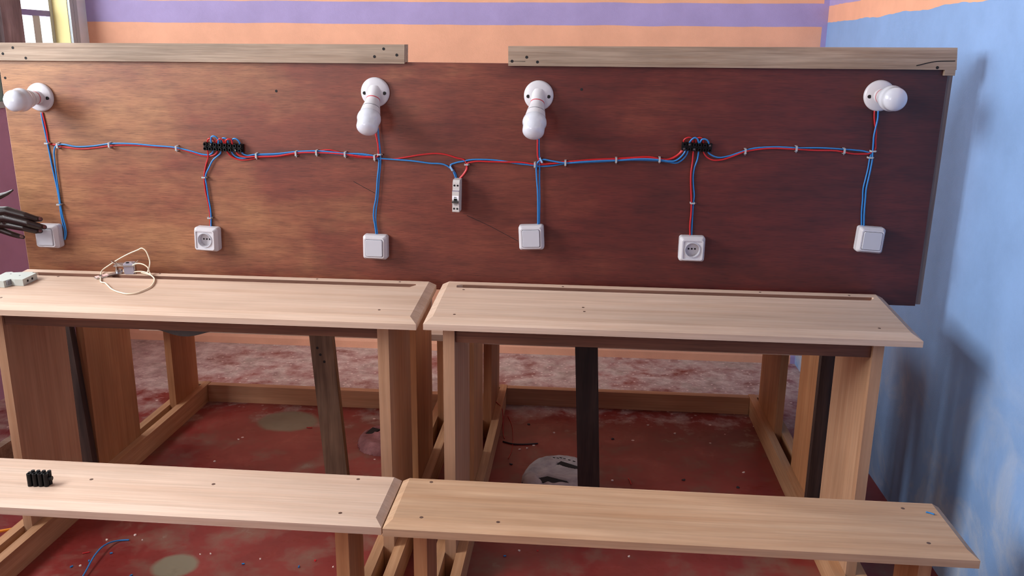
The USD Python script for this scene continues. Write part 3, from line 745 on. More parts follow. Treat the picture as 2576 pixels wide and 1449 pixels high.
# ------------------------------------------------------------------ wires on the board: colour, route in board metres (along, up), start/end lifted into a connector, layer, label
WIRES = [
 ('r',[(.104,.46),(.107,.437),(.11,.405),(.112,.38),(.115,.376),(.126,.374),(.143,.37),(.182,.365),(.204,.364),(.244,.368),(.285,.374),(.347,.377),(.409,.374),(.471,.371),(.516,.36),(.548,.352),(.573,.354),(.585,.361),(.59,.37)],0,1,0,'red wire from the left end lamp along the board to the left black connector'),
 ('b',[(.101,.46),(.102,.437),(.105,.405),(.107,.378),(.109,.351),(.112,.308),(.117,.258),(.119,.208),(.1185,.18),(.12,.156),(.1225,.133),(.1195,.111)],0,0,0,'blue wire from the left end lamp down to the touched switch'),
 ('b',[(.578,.37),(.574,.362),(.564,.356),(.549,.356),(.516,.364),(.472,.373),(.41,.377),(.349,.381),(.287,.38),(.239,.373),(.192,.37),(.14,.374),(.131,.37),(.125,.357),(.123,.335),(.122,.281),(.1225,.225),(.1225,.203),(.1245,.175),(.128,.149),(.1275,.126),(.1215,.109)],1,0,1,'blue wire from the left black connector looping down to the touched switch'),
 ('r',[(.562,.371),(.56,.35),(.551,.328),(.543,.296),(.543,.258),(.548,.22),(.55,.187),(.548,.159)],1,0,0,'red wire dropping from the left black connector to the socket below'),
 ('b',[(.599,.37),(.596,.361),(.585,.352),(.573,.342),(.561,.323),(.548,.298),(.549,.269),(.551,.236),(.554,.203),(.551,.159)],1,0,1,'blue wire dropping from the left black connector to the socket below'),
 ('r',[(.614,.371),(.617,.362),(.626,.352),(.644,.344),(.666,.344),(.699,.351),(.744,.354),(.805,.363),(.842,.368),(.869,.372),(.892,.375),(.91,.372),(.94,.363),(.969,.357),(1.016,.356),(1.028,.354),(1.072,.355),(1.101,.36),(1.145,.368),(1.189,.371),(1.21,.368),(1.233,.361),(1.256,.354),(1.26,.346),(1.259,.331),(1.252,.32),(1.2415,.3075)],1,0,0,'red wire from the left black connector to the circuit breaker'),
 ('b',[(.627,.371),(.629,.362),(.638,.352),(.653,.348),(.672,.351),(.7,.356),(.754,.36),(.804,.365),(.864,.367),(.939,.363),(.992,.363),(1.014,.358),(1.08,.353),(1.115,.351),(1.16,.346),(1.209,.34),(1.216,.335),(1.223,.329),(1.228,.319),(1.232,.3075)],1,0,1,'blue wire from the left black connector to the circuit breaker'),
 ('b',[(.655,.371),(.657,.362),(.667,.357),(.689,.359),(.755,.363),(.805,.369),(.864,.372),(.937,.367),(.998,.365),(1.019,.36),(1.027,.352),(1.027,.338),(1.022,.301),(1.019,.269),(1.016,.248),(1.01,.221),(1.008,.199),(1.011,.177),(1.0135,.151)],1,0,2,'blue wire from the left black connector to the switch under the left drooping lamp'),
 ('r',[(.641,.371),(.643,.362),(.65,.356),(.66,.353),(.689,.354),(.754,.357),(.805,.366),(.864,.368),(.939,.365),(1.0,.36),(1.026,.362),(1.028,.38),(1.025,.406),(1.022,.423),(1.02,.46),(1.02,.488)],1,0,3,'red wire from the left black connector up to the left drooping lamp'),
 ('b',[(1.027,.488),(1.027,.442),(1.028,.421),(1.03,.396),(1.032,.363),(1.031,.338),(1.0275,.312),(1.024,.28),(1.0205,.248),(1.015,.215),(1.0132,.188),(1.0168,.151)],0,0,1,'blue wire from the left drooping lamp down to the switch below it'),
 ('b',[(1.234,.3075),(1.23,.321),(1.221,.333),(1.217,.34),(1.232,.348),(1.25,.352),(1.267,.356),(1.305,.358),(1.348,.356),(1.391,.35),(1.434,.346),(1.449,.344),(1.484,.346),(1.518,.352),(1.569,.356),(1.625,.36),(1.695,.365),(1.736,.365),(1.764,.364),(1.782,.362),(1.804,.36),(1.819,.37),(1.828,.386),(1.83,.396)],0,1,0,'blue wire from the circuit breaker to the right black connector'),
 ('r',[(1.2435,.3075),(1.255,.321),(1.262,.334),(1.262,.346),(1.279,.352),(1.319,.353),(1.363,.353),(1.405,.353),(1.44,.349),(1.469,.349),(1.501,.355),(1.54,.359),(1.596,.365),(1.647,.368),(1.694,.372),(1.736,.374),(1.764,.369),(1.781,.369),(1.797,.376),(1.81,.387),(1.816,.397)],0,1,1,'red wire from the circuit breaker to the right black connector'),
 ('r',[(1.4455,.486),(1.4455,.434),(1.446,.404),(1.446,.388),(1.448,.367),(1.453,.356),(1.48,.352),(1.52,.357),(1.569,.362),(1.647,.3655),(1.7,.37),(1.75,.3705),(1.79,.371),(1.808,.383),(1.8205,.397)],0,1,2,'red wire from the right drooping lamp to the right black connector'),
 ('b',[(1.449,.486),(1.449,.434),(1.45,.388),(1.451,.367),(1.452,.344),(1.4525,.311),(1.454,.259),(1.454,.189)],0,0,1,'blue wire from the right drooping lamp down to the switch below it'),
 ('b',[(1.451,.189),(1.45,.238),(1.4485,.28),(1.445,.321),(1.4445,.344),(1.447,.354),(1.457,.361),(1.484,.359),(1.512,.355),(1.569,.359),(1.625,.363),(1.653,.364),(1.695,.368),(1.736,.369),(1.764,.367),(1.782,.365),(1.798,.366),(1.814,.378),(1.821,.388),(1.824,.397)],0,1,3,'blue wire from the tilted switch up to the right black connector'),
 ('r',[(1.843,.396),(1.843,.385),(1.843,.366),(1.841,.337),(1.842,.31),(1.845,.281),(1.847,.258),(1.848,.229),(1.847,.201),(1.849,.171)],1,0,1,'red wire dropping from the right black connector to the socket below'),
 ('b',[(1.856,.396),(1.856,.385),(1.855,.371),(1.849,.349),(1.847,.329),(1.849,.304),(1.853,.276),(1.852,.256),(1.852,.227),(1.853,.171)],1,0,0,'blue wire dropping from the right black connector to the socket below'),
 ('r',[(1.867,.397),(1.87,.387),(1.878,.377),(1.891,.37),(1.913,.37),(1.938,.378),(1.969,.391),(2.001,.398),(2.041,.402),(2.087,.401),(2.136,.399),(2.211,.397),(2.23,.393),(2.257,.392),(2.28,.395),(2.288,.401),(2.288,.427),(2.286,.453),(2.281,.469),(2.278,.486),(2.277,.499)],1,0,1,'red wire from the right black connector to the right end lamp'),
 ('b',[(1.878,.397),(1.881,.388),(1.889,.382),(1.907,.376),(1.929,.379),(1.955,.388),(1.982,.398),(2.041,.405),(2.103,.404),(2.162,.405),(2.21,.403),(2.243,.401),(2.268,.398),(2.281,.393),(2.28,.381),(2.279,.358),(2.276,.331),(2.273,.306),(2.275,.275),(2.276,.247),(2.28,.208)],1,0,0,'blue wire from the right black connector to the switch at the right end'),
 ('b',[(2.285,.499),(2.286,.48),(2.284,.459),(2.282,.439),(2.283,.416),(2.284,.394),(2.285,.38),(2.284,.358),(2.2815,.331),(2.279,.306),(2.28,.275),(2.281,.247),(2.2845,.208)],0,0,2,'blue wire from the right end lamp down to the switch below it'),
]
for c, pts, cs, ce, lay, label in WIRES:
    p3 = []
    d = np.r_[0, np.cumsum(np.linalg.norm(np.diff(np.array(pts), axis=0), axis=1))]
    for (a, b), q in zip(pts, d):
        lift = 0.0026 + 0.0024 * lay
        if cs:
            lift = max(lift, 0.0090 - q * 0.2)
        if ce:
            lift = max(lift, 0.0090 - (d[-1] - q) * 0.2)
        p3.append((a, b, lift))
    single('wire', on_board(tube(spline(p3, 5), 0.0021, 8)), 'red' if c == 'r' else 'blue', label, 'wire', 'wiring on the plywood board', smooth=True)
LOOPS = [
 ('b',[(.576,.386),(.577,.399),(.581,.406),(.587,.407),(.592,.405),(.596,.399),(.595,.386)],2,'tallest blue wire loop over the top of the left black connector'),
 ('r',[(.564,.386),(.565,.393),(.568,.398),(.574,.4),(.58,.398),(.583,.386)],0,'leftmost red wire loop over the top of the left black connector'),
 ('r',[(.589,.386),(.592,.394),(.597,.398),(.603,.4),(.609,.396),(.61,.386)],1,'middle red wire loop over the top of the left black connector'),
 ('b',[(.6,.386),(.604,.398),(.61,.402),(.616,.401),(.62,.396),(.62,.386)],0,'small middle blue wire loop over the top of the left black connector'),
 ('r',[(.615,.386),(.617,.394),(.621,.398),(.626,.4),(.632,.399),(.634,.386)],2,'rightmost red wire loop over the top of the left black connector'),
 ('b',[(.631,.386),(.635,.399),(.64,.401),(.647,.399),(.652,.392),(.652,.384)],0,'rightmost blue wire loop over the top of the left black connector'),
 ('r',[(1.818,.411),(1.817,.418),(1.821,.423),(1.83,.426),(1.836,.424),(1.841,.411)],0,'left red wire loop over the top of the right black connector'),
 ('b',[(1.831,.411),(1.833,.416),(1.837,.422),(1.844,.426),(1.85,.423),(1.854,.415),(1.856,.411)],1,'left blue wire loop over the top of the right black connector'),
 ('r',[(1.848,.411),(1.85,.424),(1.857,.426),(1.863,.423),(1.867,.411)],0,'right red wire loop over the top of the right black connector'),
 ('b',[(1.857,.411),(1.858,.415),(1.862,.422),(1.869,.423),(1.875,.42),(1.879,.414),(1.881,.410)],1,'right blue wire loop over the top of the right black connector'),
]
for c, pts, lay, label in LOOPS:
    n = len(pts)
    p3 = [(a, b, 0.007 + 0.003 * lay + 0.006 * math.sin(math.pi * i / (n - 1))) for i, (a, b) in enumerate(pts)]
    single('jumper_wire', on_board(tube(spline(p3, 5), 0.0021, 8)), 'red' if c == 'r' else 'blue', label, 'wire', 'jumper loops on the connectors', smooth=True)

# ------------------------------------------------------------------ cable clips: position, across the run (1) / along (0) / tie (2), where
CLIPS = [(.11,.378,0,'where the left end lamp wires meet the long run'), (.1405,.3725,1,'at the left start of the long run'), (.288,.377,1,'second along the run from its left end'),
 (.476,.372,1,'just left of the left black connector'), (.696,.3565,1,'just right of the left black connector'), (.805,.3645,1,'second right of the left black connector'),
 (.861,.368,1,'third right of the left black connector'), (.938,.365,1,'just left of the wires under the left drooping lamp'), (1.017,.358,1,'at the junction under the left drooping lamp, lower'),
 (1.0295,.3665,0,'at the junction under the left drooping lamp, upper'), (1.261,.345,0,'round the red wires above the circuit breaker'), (1.2215,.334,2,'pale blue, round the blue wires above the circuit breaker'),
 (1.44,.348,1,'at the junction under the right drooping lamp, lower'), (1.456,.360,2,'pale blue, at the junction under the right drooping lamp, upper'), (1.519,.3545,1,'first right of the right drooping lamp'),
 (1.649,.3645,1,'midway between right drooping lamp and right black connector'), (1.759,.368,1,'just left of the right black connector'), (1.972,.3935,1,'just right of the right black connector'),
 (2.097,.4025,1,'second right of the right black connector'), (2.214,.3995,1,'just left of the wires under the right end lamp'), (2.284,.4,0,'at the junction under the right end lamp, upper'),
 (2.2795,.384,0,'at the junction under the right end lamp, lower'), (.121,.21,0,'above the touched switch'), (.5455,.295,0,'upper one above the left socket'), (.5515,.184,0,'lower one above the left socket'), (1.8495,.258,0,'above the right socket')]
for a, b, kind, where in CLIPS:
    if kind == 0:
        w, h = 0.0125, 0.0045
    else:
        w, h = 0.0055, 0.0150
    ang = 0.5 if kind == 2 else 0.0
    c, s = math.cos(ang), math.sin(ang)
    put = lambda m: moved(m, TB @ frame([c, s, 0], [-s, c, 0], [0, 0, 1], [a, b, 0]))
    # saddle: an arch over the wires
    o = hull([(x, y, z) for x in (-w / 2, w / 2) for y in (-h / 2, h / 2) for z in (0.0003,)] + [(x * 0.82, y * 0.85, 0.0148) for x in (-w / 2, w / 2) for y in (-h / 2, h / 2)])
    if kind == 0:
        o = o - box(-w / 2 + 0.0017, w / 2 - 0.0017, -0.02, 0.02, -0.01, 0.0125)
        nx, ny = w / 2 + 0.0012, 0
    else:
        o = o - box(-0.02, 0.02, -h / 2 + 0.0016, h / 2 - 0.0016, -0.01, 0.0125)
        nx, ny = 0, -h / 2 - 0.0012
    t = Thing('cable_clip', f'{"" if "pale blue" in where else "grey "}cable clip {where}', 'clip', bp(a, b, 0), 'cable clips along the wiring')
    t.part('saddle', put(o), 'clip_blue' if kind == 2 else 'clip')
    t.part('nail', put(Manifold.cylinder(0.009, 0.0016, 0.0016, 10).translate((nx, ny, 0.0005))), 'screw')


# ------------------------------------------------------------------ the hand
def blob(chains, res=0.0028, it=10):
    parts = []
    for ch in chains:
        for (p, r), (q, s) in zip(ch[:-1], ch[1:]):
            a = Manifold.sphere(r, 20).translate(tuple(map(float, p)))
            b = Manifold.sphere(s, 20).translate(tuple(map(float, q)))
            parts.append(Manifold.batch_hull([a, b]))
    m = Manifold.batch_boolean(parts, m3.OpType.Add).refine_to_length(res)
    t = mesh_data(m)
    t = trimesh.Trimesh(t.vertices, t.faces, process=True)
    trimesh.smoothing.filter_taubin(t, lamb=0.5, nu=0.52, iterations=it)
    return t


P = lambda a, b, c: bp(a, b, c)
index = [(P(-.045, .1990, .094), .0145), (P(.0178, .2035, .083), .0122), (P(.0645, .1905, .079), .0098), (P(.086, .1800, .068), .0081), (P(.0905, .1765, .055), .0066)]
middle = [(P(-.048, .1845, .094), .0125), (P(.0121, .1845, .084), .0118), (P(.0733, .1710, .084), .0095), (P(.0953, .1600, .070), .0083), (P(.0985, .1545, .054), .0067)]
ring = [(P(-.050, .1705, .093), .0122), (P(.0050, .1655, .079), .0112), (P(.0560, .1565, .079), .0088), (P(.0800, .1465, .067), .0078), (P(.0850, .1430, .053), .0063)]
pinky = [(P(-.050, .1590, .090), .0112), (P(-.012, .1480, .076), .0088), (P(.0150, .1370, .073), .0074), (P(.0290, .1305, .067), .0066), (P(.0370, .1265, .061), .0054)]
thumb = [(P(-.085, .1900, .102), .0160), (P(-.050, .2150, .106), .0135), (P(-.010, .2380, .110), .0100), (P(.0220, .2470, .110), .0078), (P(.0440, .2555, .108), .0050), (P(.0590, .2640, .106), .0026)]
palm = [[(P(-.120, .186, .104), .018), (P(-.045, .197, .094), .0150), (P(.0178, .2035, .083), .0122)], [(P(-.120, .178, .104), .018), (P(-.046, .182, .095), .0135), (P(.0121, .1835, .083), .0112)],
        [(P(-.120, .170, .102), .017), (P(-.048, .170, .093), .013), (P(.0050, .1655, .078), .0104)], [(P(-.118, .166, .100), .016), (P(-.050, .159, .090), .0115), (P(-.012, .1480, .076), .0088)],
        [(P(.0050, .1655, .079), .0102), (P(.0121, .1835, .083), .0106)], [(P(.0178, .2035, .082), .0112), (P(.0121, .1835, .083), .0106)]]
arm = [(P(-.120, .178, .104), .021), (P(-.165, .172, .112), .024), (P(-.26, .160, .13), .033), (P(-.36, .148, .15), .041), (P(-.44, .138, .165), .043)]
person = Thing('person', 'dark hand reaching in from the left edge to press the light switch', 'person', P(-.165, .172, .112))
person.part('hand', blob([index, middle, ring, pinky, thumb, arm] + palm), 'skin', smooth=True)
for q, n0 in (((P(.0900, .1805, .0612), .0045), 0), ((P(.0990, .1590, .0612), .0046), 1), ((P(.0848, .1470, .0600), .0043), 2), ((P(.0358, .1290, .0650), .0038), 3)):
    dirs = [index, middle, ring, pinky][n0]
    ax = dirs[-1][0] - dirs[-2][0]
    ax /= np.linalg.norm(ax)
    tip, r = dirs[-1]
    mid = tip * 0.62 + dirs[-2][0] * 0.38
    out = (BE * 0.55 + BF * 0.75 + BU * 0.3)
    out = out - ax * (out @ ax)
    out /= np.linalg.norm(out)
    sd = np.cross(ax, out)
    nail = moved(trimesh.creation.icosphere(2, 1.0), frame(ax * 0.0058, sd * r * 0.72, out * 0.0016, mid + out * (dirs[-1][1] * 0.6 + dirs[-2][1] * 0.4 - 0.0004)))
    person.part('finger_nail', nail, 'nail_skin', person.path + '/hand', smooth=True)
sleeve = lathe([(0.050, 0), (0.052, 0.004), (0.054, 0.03), (0.060, 0.12), (0.066, 0.22), (0.064, 0.22), (0.052, 0.03), (0.048, 0.003), (0.050, 0)], 36)
da = (P(-.44, .138, .165) - P(-.30, .155, .138))
da /= np.linalg.norm(da)
xa = np.cross([0, 0, 1.0], da)
xa /= np.linalg.norm(xa)
person.part('sleeve', moved(sleeve, frame(xa, np.cross(da, xa), da, P(-.335, .151, .145))), 'sleeve', label='dark rolled sleeve', smooth=40)

# ------------------------------------------------------------------ things lying on the left desk
zs = lambda y: 0.7043 + (y - 1.9455) * 0.0215 / 0.2905 + 0.0006
DN = np.array([0, -0.0738, 0.9973])
DY = np.array([0, 0.9973, 0.0738])
# loose breaker on its side
c0 = np.array([-1.4590, 2.0935, zs(2.0935)])
u = np.array([0.1, 0.9, 0]); u = np.array([0.0030, 0.0525, 0]); u /= np.linalg.norm(u)
v = np.array([-u[1], u[0], 0])
T = frame(np.array([u[0], u[1], u[1] * 0.074]), np.array([v[0], v[1], v[1] * 0.074]), DN, c0)
lb = Thing('loose_circuit_breaker', 'pale grey circuit breaker lying on its side at the left end of the left desk', 'breaker', c0)
pl = lambda m: moved(m, T)
lp = [(-0.020, 0.040), (-0.020, 0.066), (0.000, 0.068), (0.0, 0.084), (0.050, 0.086), (0.056, 0.072), (0.051, 0.064), (0.062, 0.030), (0.063, 0.014), (0.056, 0.012), (0.056, 0.0), (0.0, 0.0), (-0.002, 0.022), (0.0, 0.034)]
pr = prism([(x, y) for x, y in lp][::-1], 0.0178)
if pr.is_empty():
    pr = prism(lp, 0.0178)
lb.part('body', pl(pr), 'breaker2')
lb.part('toggle', pl(box(-0.014, 0.001, 0.0335, 0.0395, 0.004, 0.0165, 0.001)), 'groove', label='grey toggle')
for y in (0.018, 0.036):
    lb.part('terminal_hole', pl(box(y - 0.0028, y + 0.0028, -0.0006, 0.001, 0.006, 0.0115)), 'hole')
lb.part('rivet', pl(Manifold.cylinder(0.0006, 0.0022, 0.0022, 12).translate((0.03, 0.03, 0.0177))), 'groove')
lb.part('rivet', pl(Manifold.cylinder(0.0006, 0.0022, 0.0022, 12).translate((0.038, 0.062, 0.0177))), 'groove')

# beige wire coil
coil = [(-1.2000, 2.2174, .7300), (-1.171, 2.2031, .7285), (-1.1625, 2.1960, .7290), (-1.1790, 2.22, .7370), (-1.1818, 2.235, .7572), (-1.1859, 2.237, .7728), (-1.1944, 2.238, .7893), (-1.2023, 2.238, .7935), (-1.2137, 2.238, .7887), (-1.2367, 2.237, .7791), (-1.2658, 2.236, .7642),
        (-1.2958, 2.235, .7459), (-1.3130, 2.225, .7330), (-1.3009, 2.1911, .7272), (-1.2842, 2.1591, .7235), (-1.2654, 2.133, .7215), (-1.2565, 2.1306, .7210), (-1.2457, 2.1201, .7202), (-1.2097, 2.0826, .7172), (-1.178, 2.0623, .7156), (-1.1532, 2.0544, .7150),
        (-1.1362, 2.0605, .7155), (-1.1265, 2.0821, .7172), (-1.1214, 2.1097, .7194), (-1.127, 2.1377, .7216), (-1.1411, 2.173, .7244), (-1.1544, 2.1911, .7259), (-1.171, 2.2010, .7318), (-1.2001, 2.2150, .7335), (-1.237, 2.215, .7300), (-1.2457, 2.213, .7310), (-1.2476, 2.213, .7345),
        (-1.241, 2.214, .7422), (-1.2238, 2.215, .7505), (-1.2013, 2.215, .7557), (-1.1857, 2.214, .7517), (-1.1754, 2.212, .7423), (-1.1765, 2.206, .7340)]
cm = tube(spline(coil, 5), 0.0019, 8)
single('coiled_wire', cm, 'beige', 'loop of thin beige wire lying on the left desk against the board', 'wire', smooth=True)
# old metal switch mechanism
mb = np.array([-1.242, 2.222, zs(2.222)])
mt = Thing('metal_mechanism', 'bright metal switch mechanism with claws inside the beige wire loop', 'metal fitting', mb)
TM = frame([0.985, 0.05, 0.166], DY, DN, mb)
TM[:3, 0] = [0.985, 0.17, 0.0]; TM[:3, 1] = np.cross(DN, TM[:3, 0]); TM[:3, 0] = np.cross(TM[:3, 1], DN); TM[:3, 1] /= np.linalg.norm(TM[:3, 1]); TM[:3, 0] /= np.linalg.norm(TM[:3, 0])
pm = lambda m: moved(m, TM)
mt.part('core', pm(box(-0.005, 0.021, -0.010, 0.012, 0.0005, 0.030, 0.003)), 'breaker_win')
mt.part('yoke', pm((box(-0.030, 0.027, -0.014, 0.014, 0.0242, 0.0265, 0.0008) - box(-0.003, 0.012, -0.008, 0.008, 0.02, 0.03))), 'chrome')
for x0, dx in ((-0.026, -1), (0.022, 1)):
    mt.part('claw', pm(hull([(x0, y, z) for y in (-0.006, 0.006) for z in (0.0275, 0.0295)] + [(x0 + dx * 0.012, y, z) for y in (-0.004, 0.004) for z in (0.036, 0.038)])), 'chrome')
    mt.part('claw', pm(box(x0 - 0.001, x0 + 0.0015, -0.007, 0.007, 0.0005, 0.024, 0.0005)), 'chrome')
mt.part('terminal_screw', pm(Manifold.cylinder(0.012, 0.0042, 0.0042, 14).translate((0.004, -0.002, 0.020))), 'hole')
mt.part('terminal_screw', pm(Manifold.cylinder(0.004, 0.0035, 0.0035, 12).translate((0.016, 0.002, 0.0268))), 'screw')
sb_ = np.array([-1.287, 2.190, zs(2.190)])
st_ = Thing('metal_plate_strip', 'small bent metal strip with pink paper end beside the coiled wire', 'metal fitting', sb_)
TS = frame(np.array([0.62, 0.78, 0.0577]), np.array([-0.78, 0.62, 0.0458]), DN, sb_)
ps = lambda m: moved(m, TS)
st_.part('plate', ps(box(-0.028, 0.040, -0.009, 0.009, 0.0006, 0.0035, 0.0008)), 'chrome')
st_.part('end_lug', ps(box(0.030, 0.044, -0.007, 0.007, 0.0036, 0.012, 0.001)), 'chrome')
st_.part('paper_patch', ps(box(-0.026, 0.006, -0.008, 0.008, 0.0036, 0.0046)), 'pink_label')
st_.part('screw', ps(Manifold.cylinder(0.003, 0.0045, 0.004, 14).translate((-0.014, -0.001, 0.0047))), 'screw')

# ------------------------------------------------------------------ loose connector on the left bench
tb = np.array([-1.1510, 1.6135, 0.406])
lc = Thing('loose_connector_strip', 'short black connector strip standing on the left bench', 'connector', tb)
w = 0.0118
TLc = frame([0.9976, 0.07, 0], [0, 0, 1], [0.07, -0.9976, 0], tb)
for i in range(4):
    x = (i - 2) * w + w / 2
    m = box(x - w / 2 + 0.0003, x + w / 2 - 0.0003, 0.0005, 0.0285, -0.0075, 0.0, 0.001)
    m = m + Manifold.cylinder(0.0285, w * 0.44, w * 0.44, 18).rotate((-90, 0, 0)).translate((x, 0.0005, 0.004))
    m = m + Manifold.cylinder(0.031, w * 0.30, w * 0.34, 16).rotate((-90, 0, 0)).translate((x + w * 0.3, 0.0005, -0.006))
    m = m - Manifold.cylinder(0.008, w * 0.27, w * 0.27, 14).rotate((-90, 0, 0)).translate((x, 0.023, 0.004))
    lc.part('terminal', moved(m, TLc), 'black')
lc.part('end_lug', moved(Manifold.cylinder(0.006, 0.0050, 0.0050, 16).rotate((0, 90, 0)).translate((2 * w - 0.0005, 0.0165, 0.0)), TLc), 'black')
single('wire_offcut', tube(spline([(0.7293, 1.687, .4078), (0.736, 1.684, .4078), (0.743, 1.6786, .4078)]), 0.0017, 7), 'blue', 'short blue wire offcut at the right end of the right bench', 'wire', smooth=True)


# ------------------------------------------------------------------ floor litter
def sack(name, label, material, outline, slots, hgt, seed):
    """Flat dusty sack: a puffed heightfield inside the outline, with dark handle slots sunk into it."""
    poly = Polygon(outline).buffer(0.02).buffer(-0.02).buffer(-0.012).buffer(0.012)
    x0, y0, x1, y1 = poly.bounds
    st = 0.005
    xs, ys = np.arange(x0, x1 + st, st), np.arange(y0, y1 + st, st)
    holes = [Polygon(s) for s in slots]
    idx, V, Fc = {}, [], []

    def vert(i, j):
        if (i, j) not in idx:
            p = Point(xs[i], ys[j])
            dd = poly.exterior.distance(p) if poly.contains(p) else 0.0
            k = min(dd / 0.035, 1.0)
            z = hgt * math.sqrt(max(k * (2 - k), 0)) * (0.82 + 0.36 * float(meshkit.fbm([xs[i] * 22, ys[j] * 22, seed], 3, seed)))
            z += 0.004 * k * math.sin(90 * (xs[i] * 0.5 + ys[j]) + 5 * float(meshkit.noise([xs[i] * 30, ys[j] * 30, seed])))
            for h in holes:
                if h.contains(p):
                    z = max(z - 0.010 * min(h.exterior.distance(p) / 0.006, 1), 0.003)
            idx[(i, j)] = len(V)
            V.append((xs[i], ys[j], max(z, 0.0008)))
        return idx[(i, j)]
    for i in range(len(xs) - 1):
        for j in range(len(ys) - 1):
            if poly.contains(Point(xs[i] + st / 2, ys[j] + st / 2)):
                a, b, c, d = vert(i, j), vert(i + 1, j), vert(i + 1, j + 1), vert(i, j + 1)
                Fc += [[a, b, c], [a, c, d]]
    top = trimesh.Trimesh(V, Fc, process=False)
    edges = top.edges_sorted
    u, cnt = np.unique(edges, axis=0, return_counts=True)
    V2 = list(V)
    low = {}
    F2 = list(Fc)
    be = {tuple(e) for e in u[cnt == 1]}
    for f in Fc:
        for p, q in ((f[0], f[1]), (f[1], f[2]), (f[2], f[0])):
            if tuple(sorted((p, q))) in be:
                for w_ in (p, q):
                    if w_ not in low:
                        low[w_] = len(V2)
                        V2.append((V[w_][0], V[w_][1], 0.0))
                F2 += [[p, low[p], low[q]], [p, low[q], q]]
    m = trimesh.Trimesh(V2, F2, process=False)
    base = (*m.bounds.mean(0)[:2], 0)
    t = Thing(name, label, 'sack', base)
    t.part('body', m, material, smooth=60)
    for h in holes:
        hh = h.buffer(-0.003)
        c = h.centroid
        zz = [V[idx[k]][2] for k in idx if hh.contains(Point(V[idx[k]][0], V[idx[k]][1]))]
        z = (max(zz) if zz else 0.01) + 0.0006
        t.part('handle_slot', trimesh.creation.extrude_polygon(hh, 0.0008, engine='earcut').apply_translation((0, 0, z)), 'hole', label='dark handle slot')
    return t


def oval(cx, cy, rx, ry, rot, n=28, p=2.4):
    out = []
    for i in range(n):
        q = 2 * math.pi * i / n
        x, y = rx * np.sign(math.cos(q)) * abs(math.cos(q)) ** (2 / p), ry * np.sign(math.sin(q)) * abs(math.sin(q)) ** (2 / p)
        c, s = math.cos(rot), math.sin(rot)
        out.append((cx + c * x - s * y, cy + s * x + c * y))
    return out


sw = sack('flat_sack', 'flat dusty off-white sack with handle slots, on the floor behind the right bench', 'sack_white', oval(-0.052, 2.555, 0.112, 0.135, -0.2), [[(-0.062, 2.602), (-0.046, 2.630), (0.012, 2.596), (0.035, 2.568), (0.02, 2.558)], [(-0.118, 2.500), (-0.085, 2.518), (-0.02, 2.49), (-0.01, 2.472), (-0.10, 2.470)]], 0.026, 3)
stitches = [(-0.072, 2.642), (-0.060, 2.640), (-0.050, 2.643), (-0.038, 2.638), (-0.022, 2.630), (-0.006, 2.622)]
for i, (x, y) in enumerate(stitches):
    sw.part('stitch', tube([(x, y, 0.029), (x + 0.008, y - 0.003, 0.029)], 0.0012, 6), 'hole')
sack('flat_sack', 'flat dusty pink sack with a handle slot, on the floor behind the left bench', 'sack_pink', oval(-0.645, 2.765, 0.115, 0.115, 0.2), [[(-0.742, 2.775), (-0.728, 2.835), (-0.69, 2.818), (-0.712, 2.772)]], 0.026, 9)

single('wire_offcut', tube(spline([(-1.2395, 1.80, .004), (-1.2539, 1.8836, .010), (-1.2683, 1.9657, .016), (-1.27, 2.0026, .014), (-1.2621, 2.0355, .008), (-1.2522, 2.0488, .004), (-1.228, 2.0574, .0024)]), 0.0022, 8), 'blue', 'curved blue wire lying on the red floor under the left bench', 'wire', smooth=True)
single('wire_offcut', tube(spline([(-0.2542, 2.8047, .0024), (-0.2177, 2.789, .0024), (-0.1759, 2.7902, .0024), (-0.1306, 2.8015, .0024)]), 0.0024, 8), 'dark_wire', 'short dark grey wire lying under the right desk', 'wire', smooth=True)
single('wire_offcut', tube(spline([(-0.316, 3.045, .075), (-0.3, 3.00, .0722), (-0.272, 2.95, .066), (-0.262, 2.89, .02), (-0.258, 2.86, .0024), (-0.25, 2.83, .002)]), 0.0014, 7), 'red', 'thin red wire hanging over the runner in the gap between the desks', 'wire', smooth=True)
single('wire_offcut', tube(spline([(-0.2565, 3.03, .0016), (-0.235, 2.95, .0016), (-0.2255, 2.8815, .0016), (-0.2187, 2.719, .0016), (-0.2242, 2.6725, .0016)]), 0.0012, 7), 'red', 'thin red wire lying on the floor at the left of the right desk', 'wire', smooth=True)
single('wire_offcut', tube(spline([(0.1818, 2.5305, .0018), (0.179, 2.55, .004), (0.174, 2.572, .0018)]), 0.0015, 7), 'red', 'short red wire bit on the floor behind the right bench', 'wire', smooth=True)
single('wire_offcut', tube(spline([(-0.975, 2.848, .0018), (-0.955, 2.850, .0018)]), 0.0018, 7), 'red', 'short red wire bit on the grey floor patch behind the prop plank', 'wire', smooth=True)
single('wire_offcut', tube(spline([(-1.3186, 1.9805, .0018), (-1.303, 1.989, .0018)]), 0.0018, 7), 'red', 'short red wire bit on the floor beside the blue wire', 'wire', smooth=True)


def bit(x, y, r, mt, name, label, cat, group, long=False):
    if long:
        q = random.uniform(0, math.pi)
        m = tube([(x - r * math.cos(q), y - r * math.sin(q), 0.0022), (x + r * math.cos(q), y + r * math.sin(q), 0.0022)], 0.0021, 8)
    else:
        pts = [(x + r * random.uniform(0.6, 1) * math.cos(k), y + r * random.uniform(0.5, 0.9) * math.sin(k), z) for k in np.arange(6) * math.pi / 3 for z in (0.0, random.uniform(0.001, 0.004))]
        m = hull(pts)
    single(name, m, mt, label, cat, group)


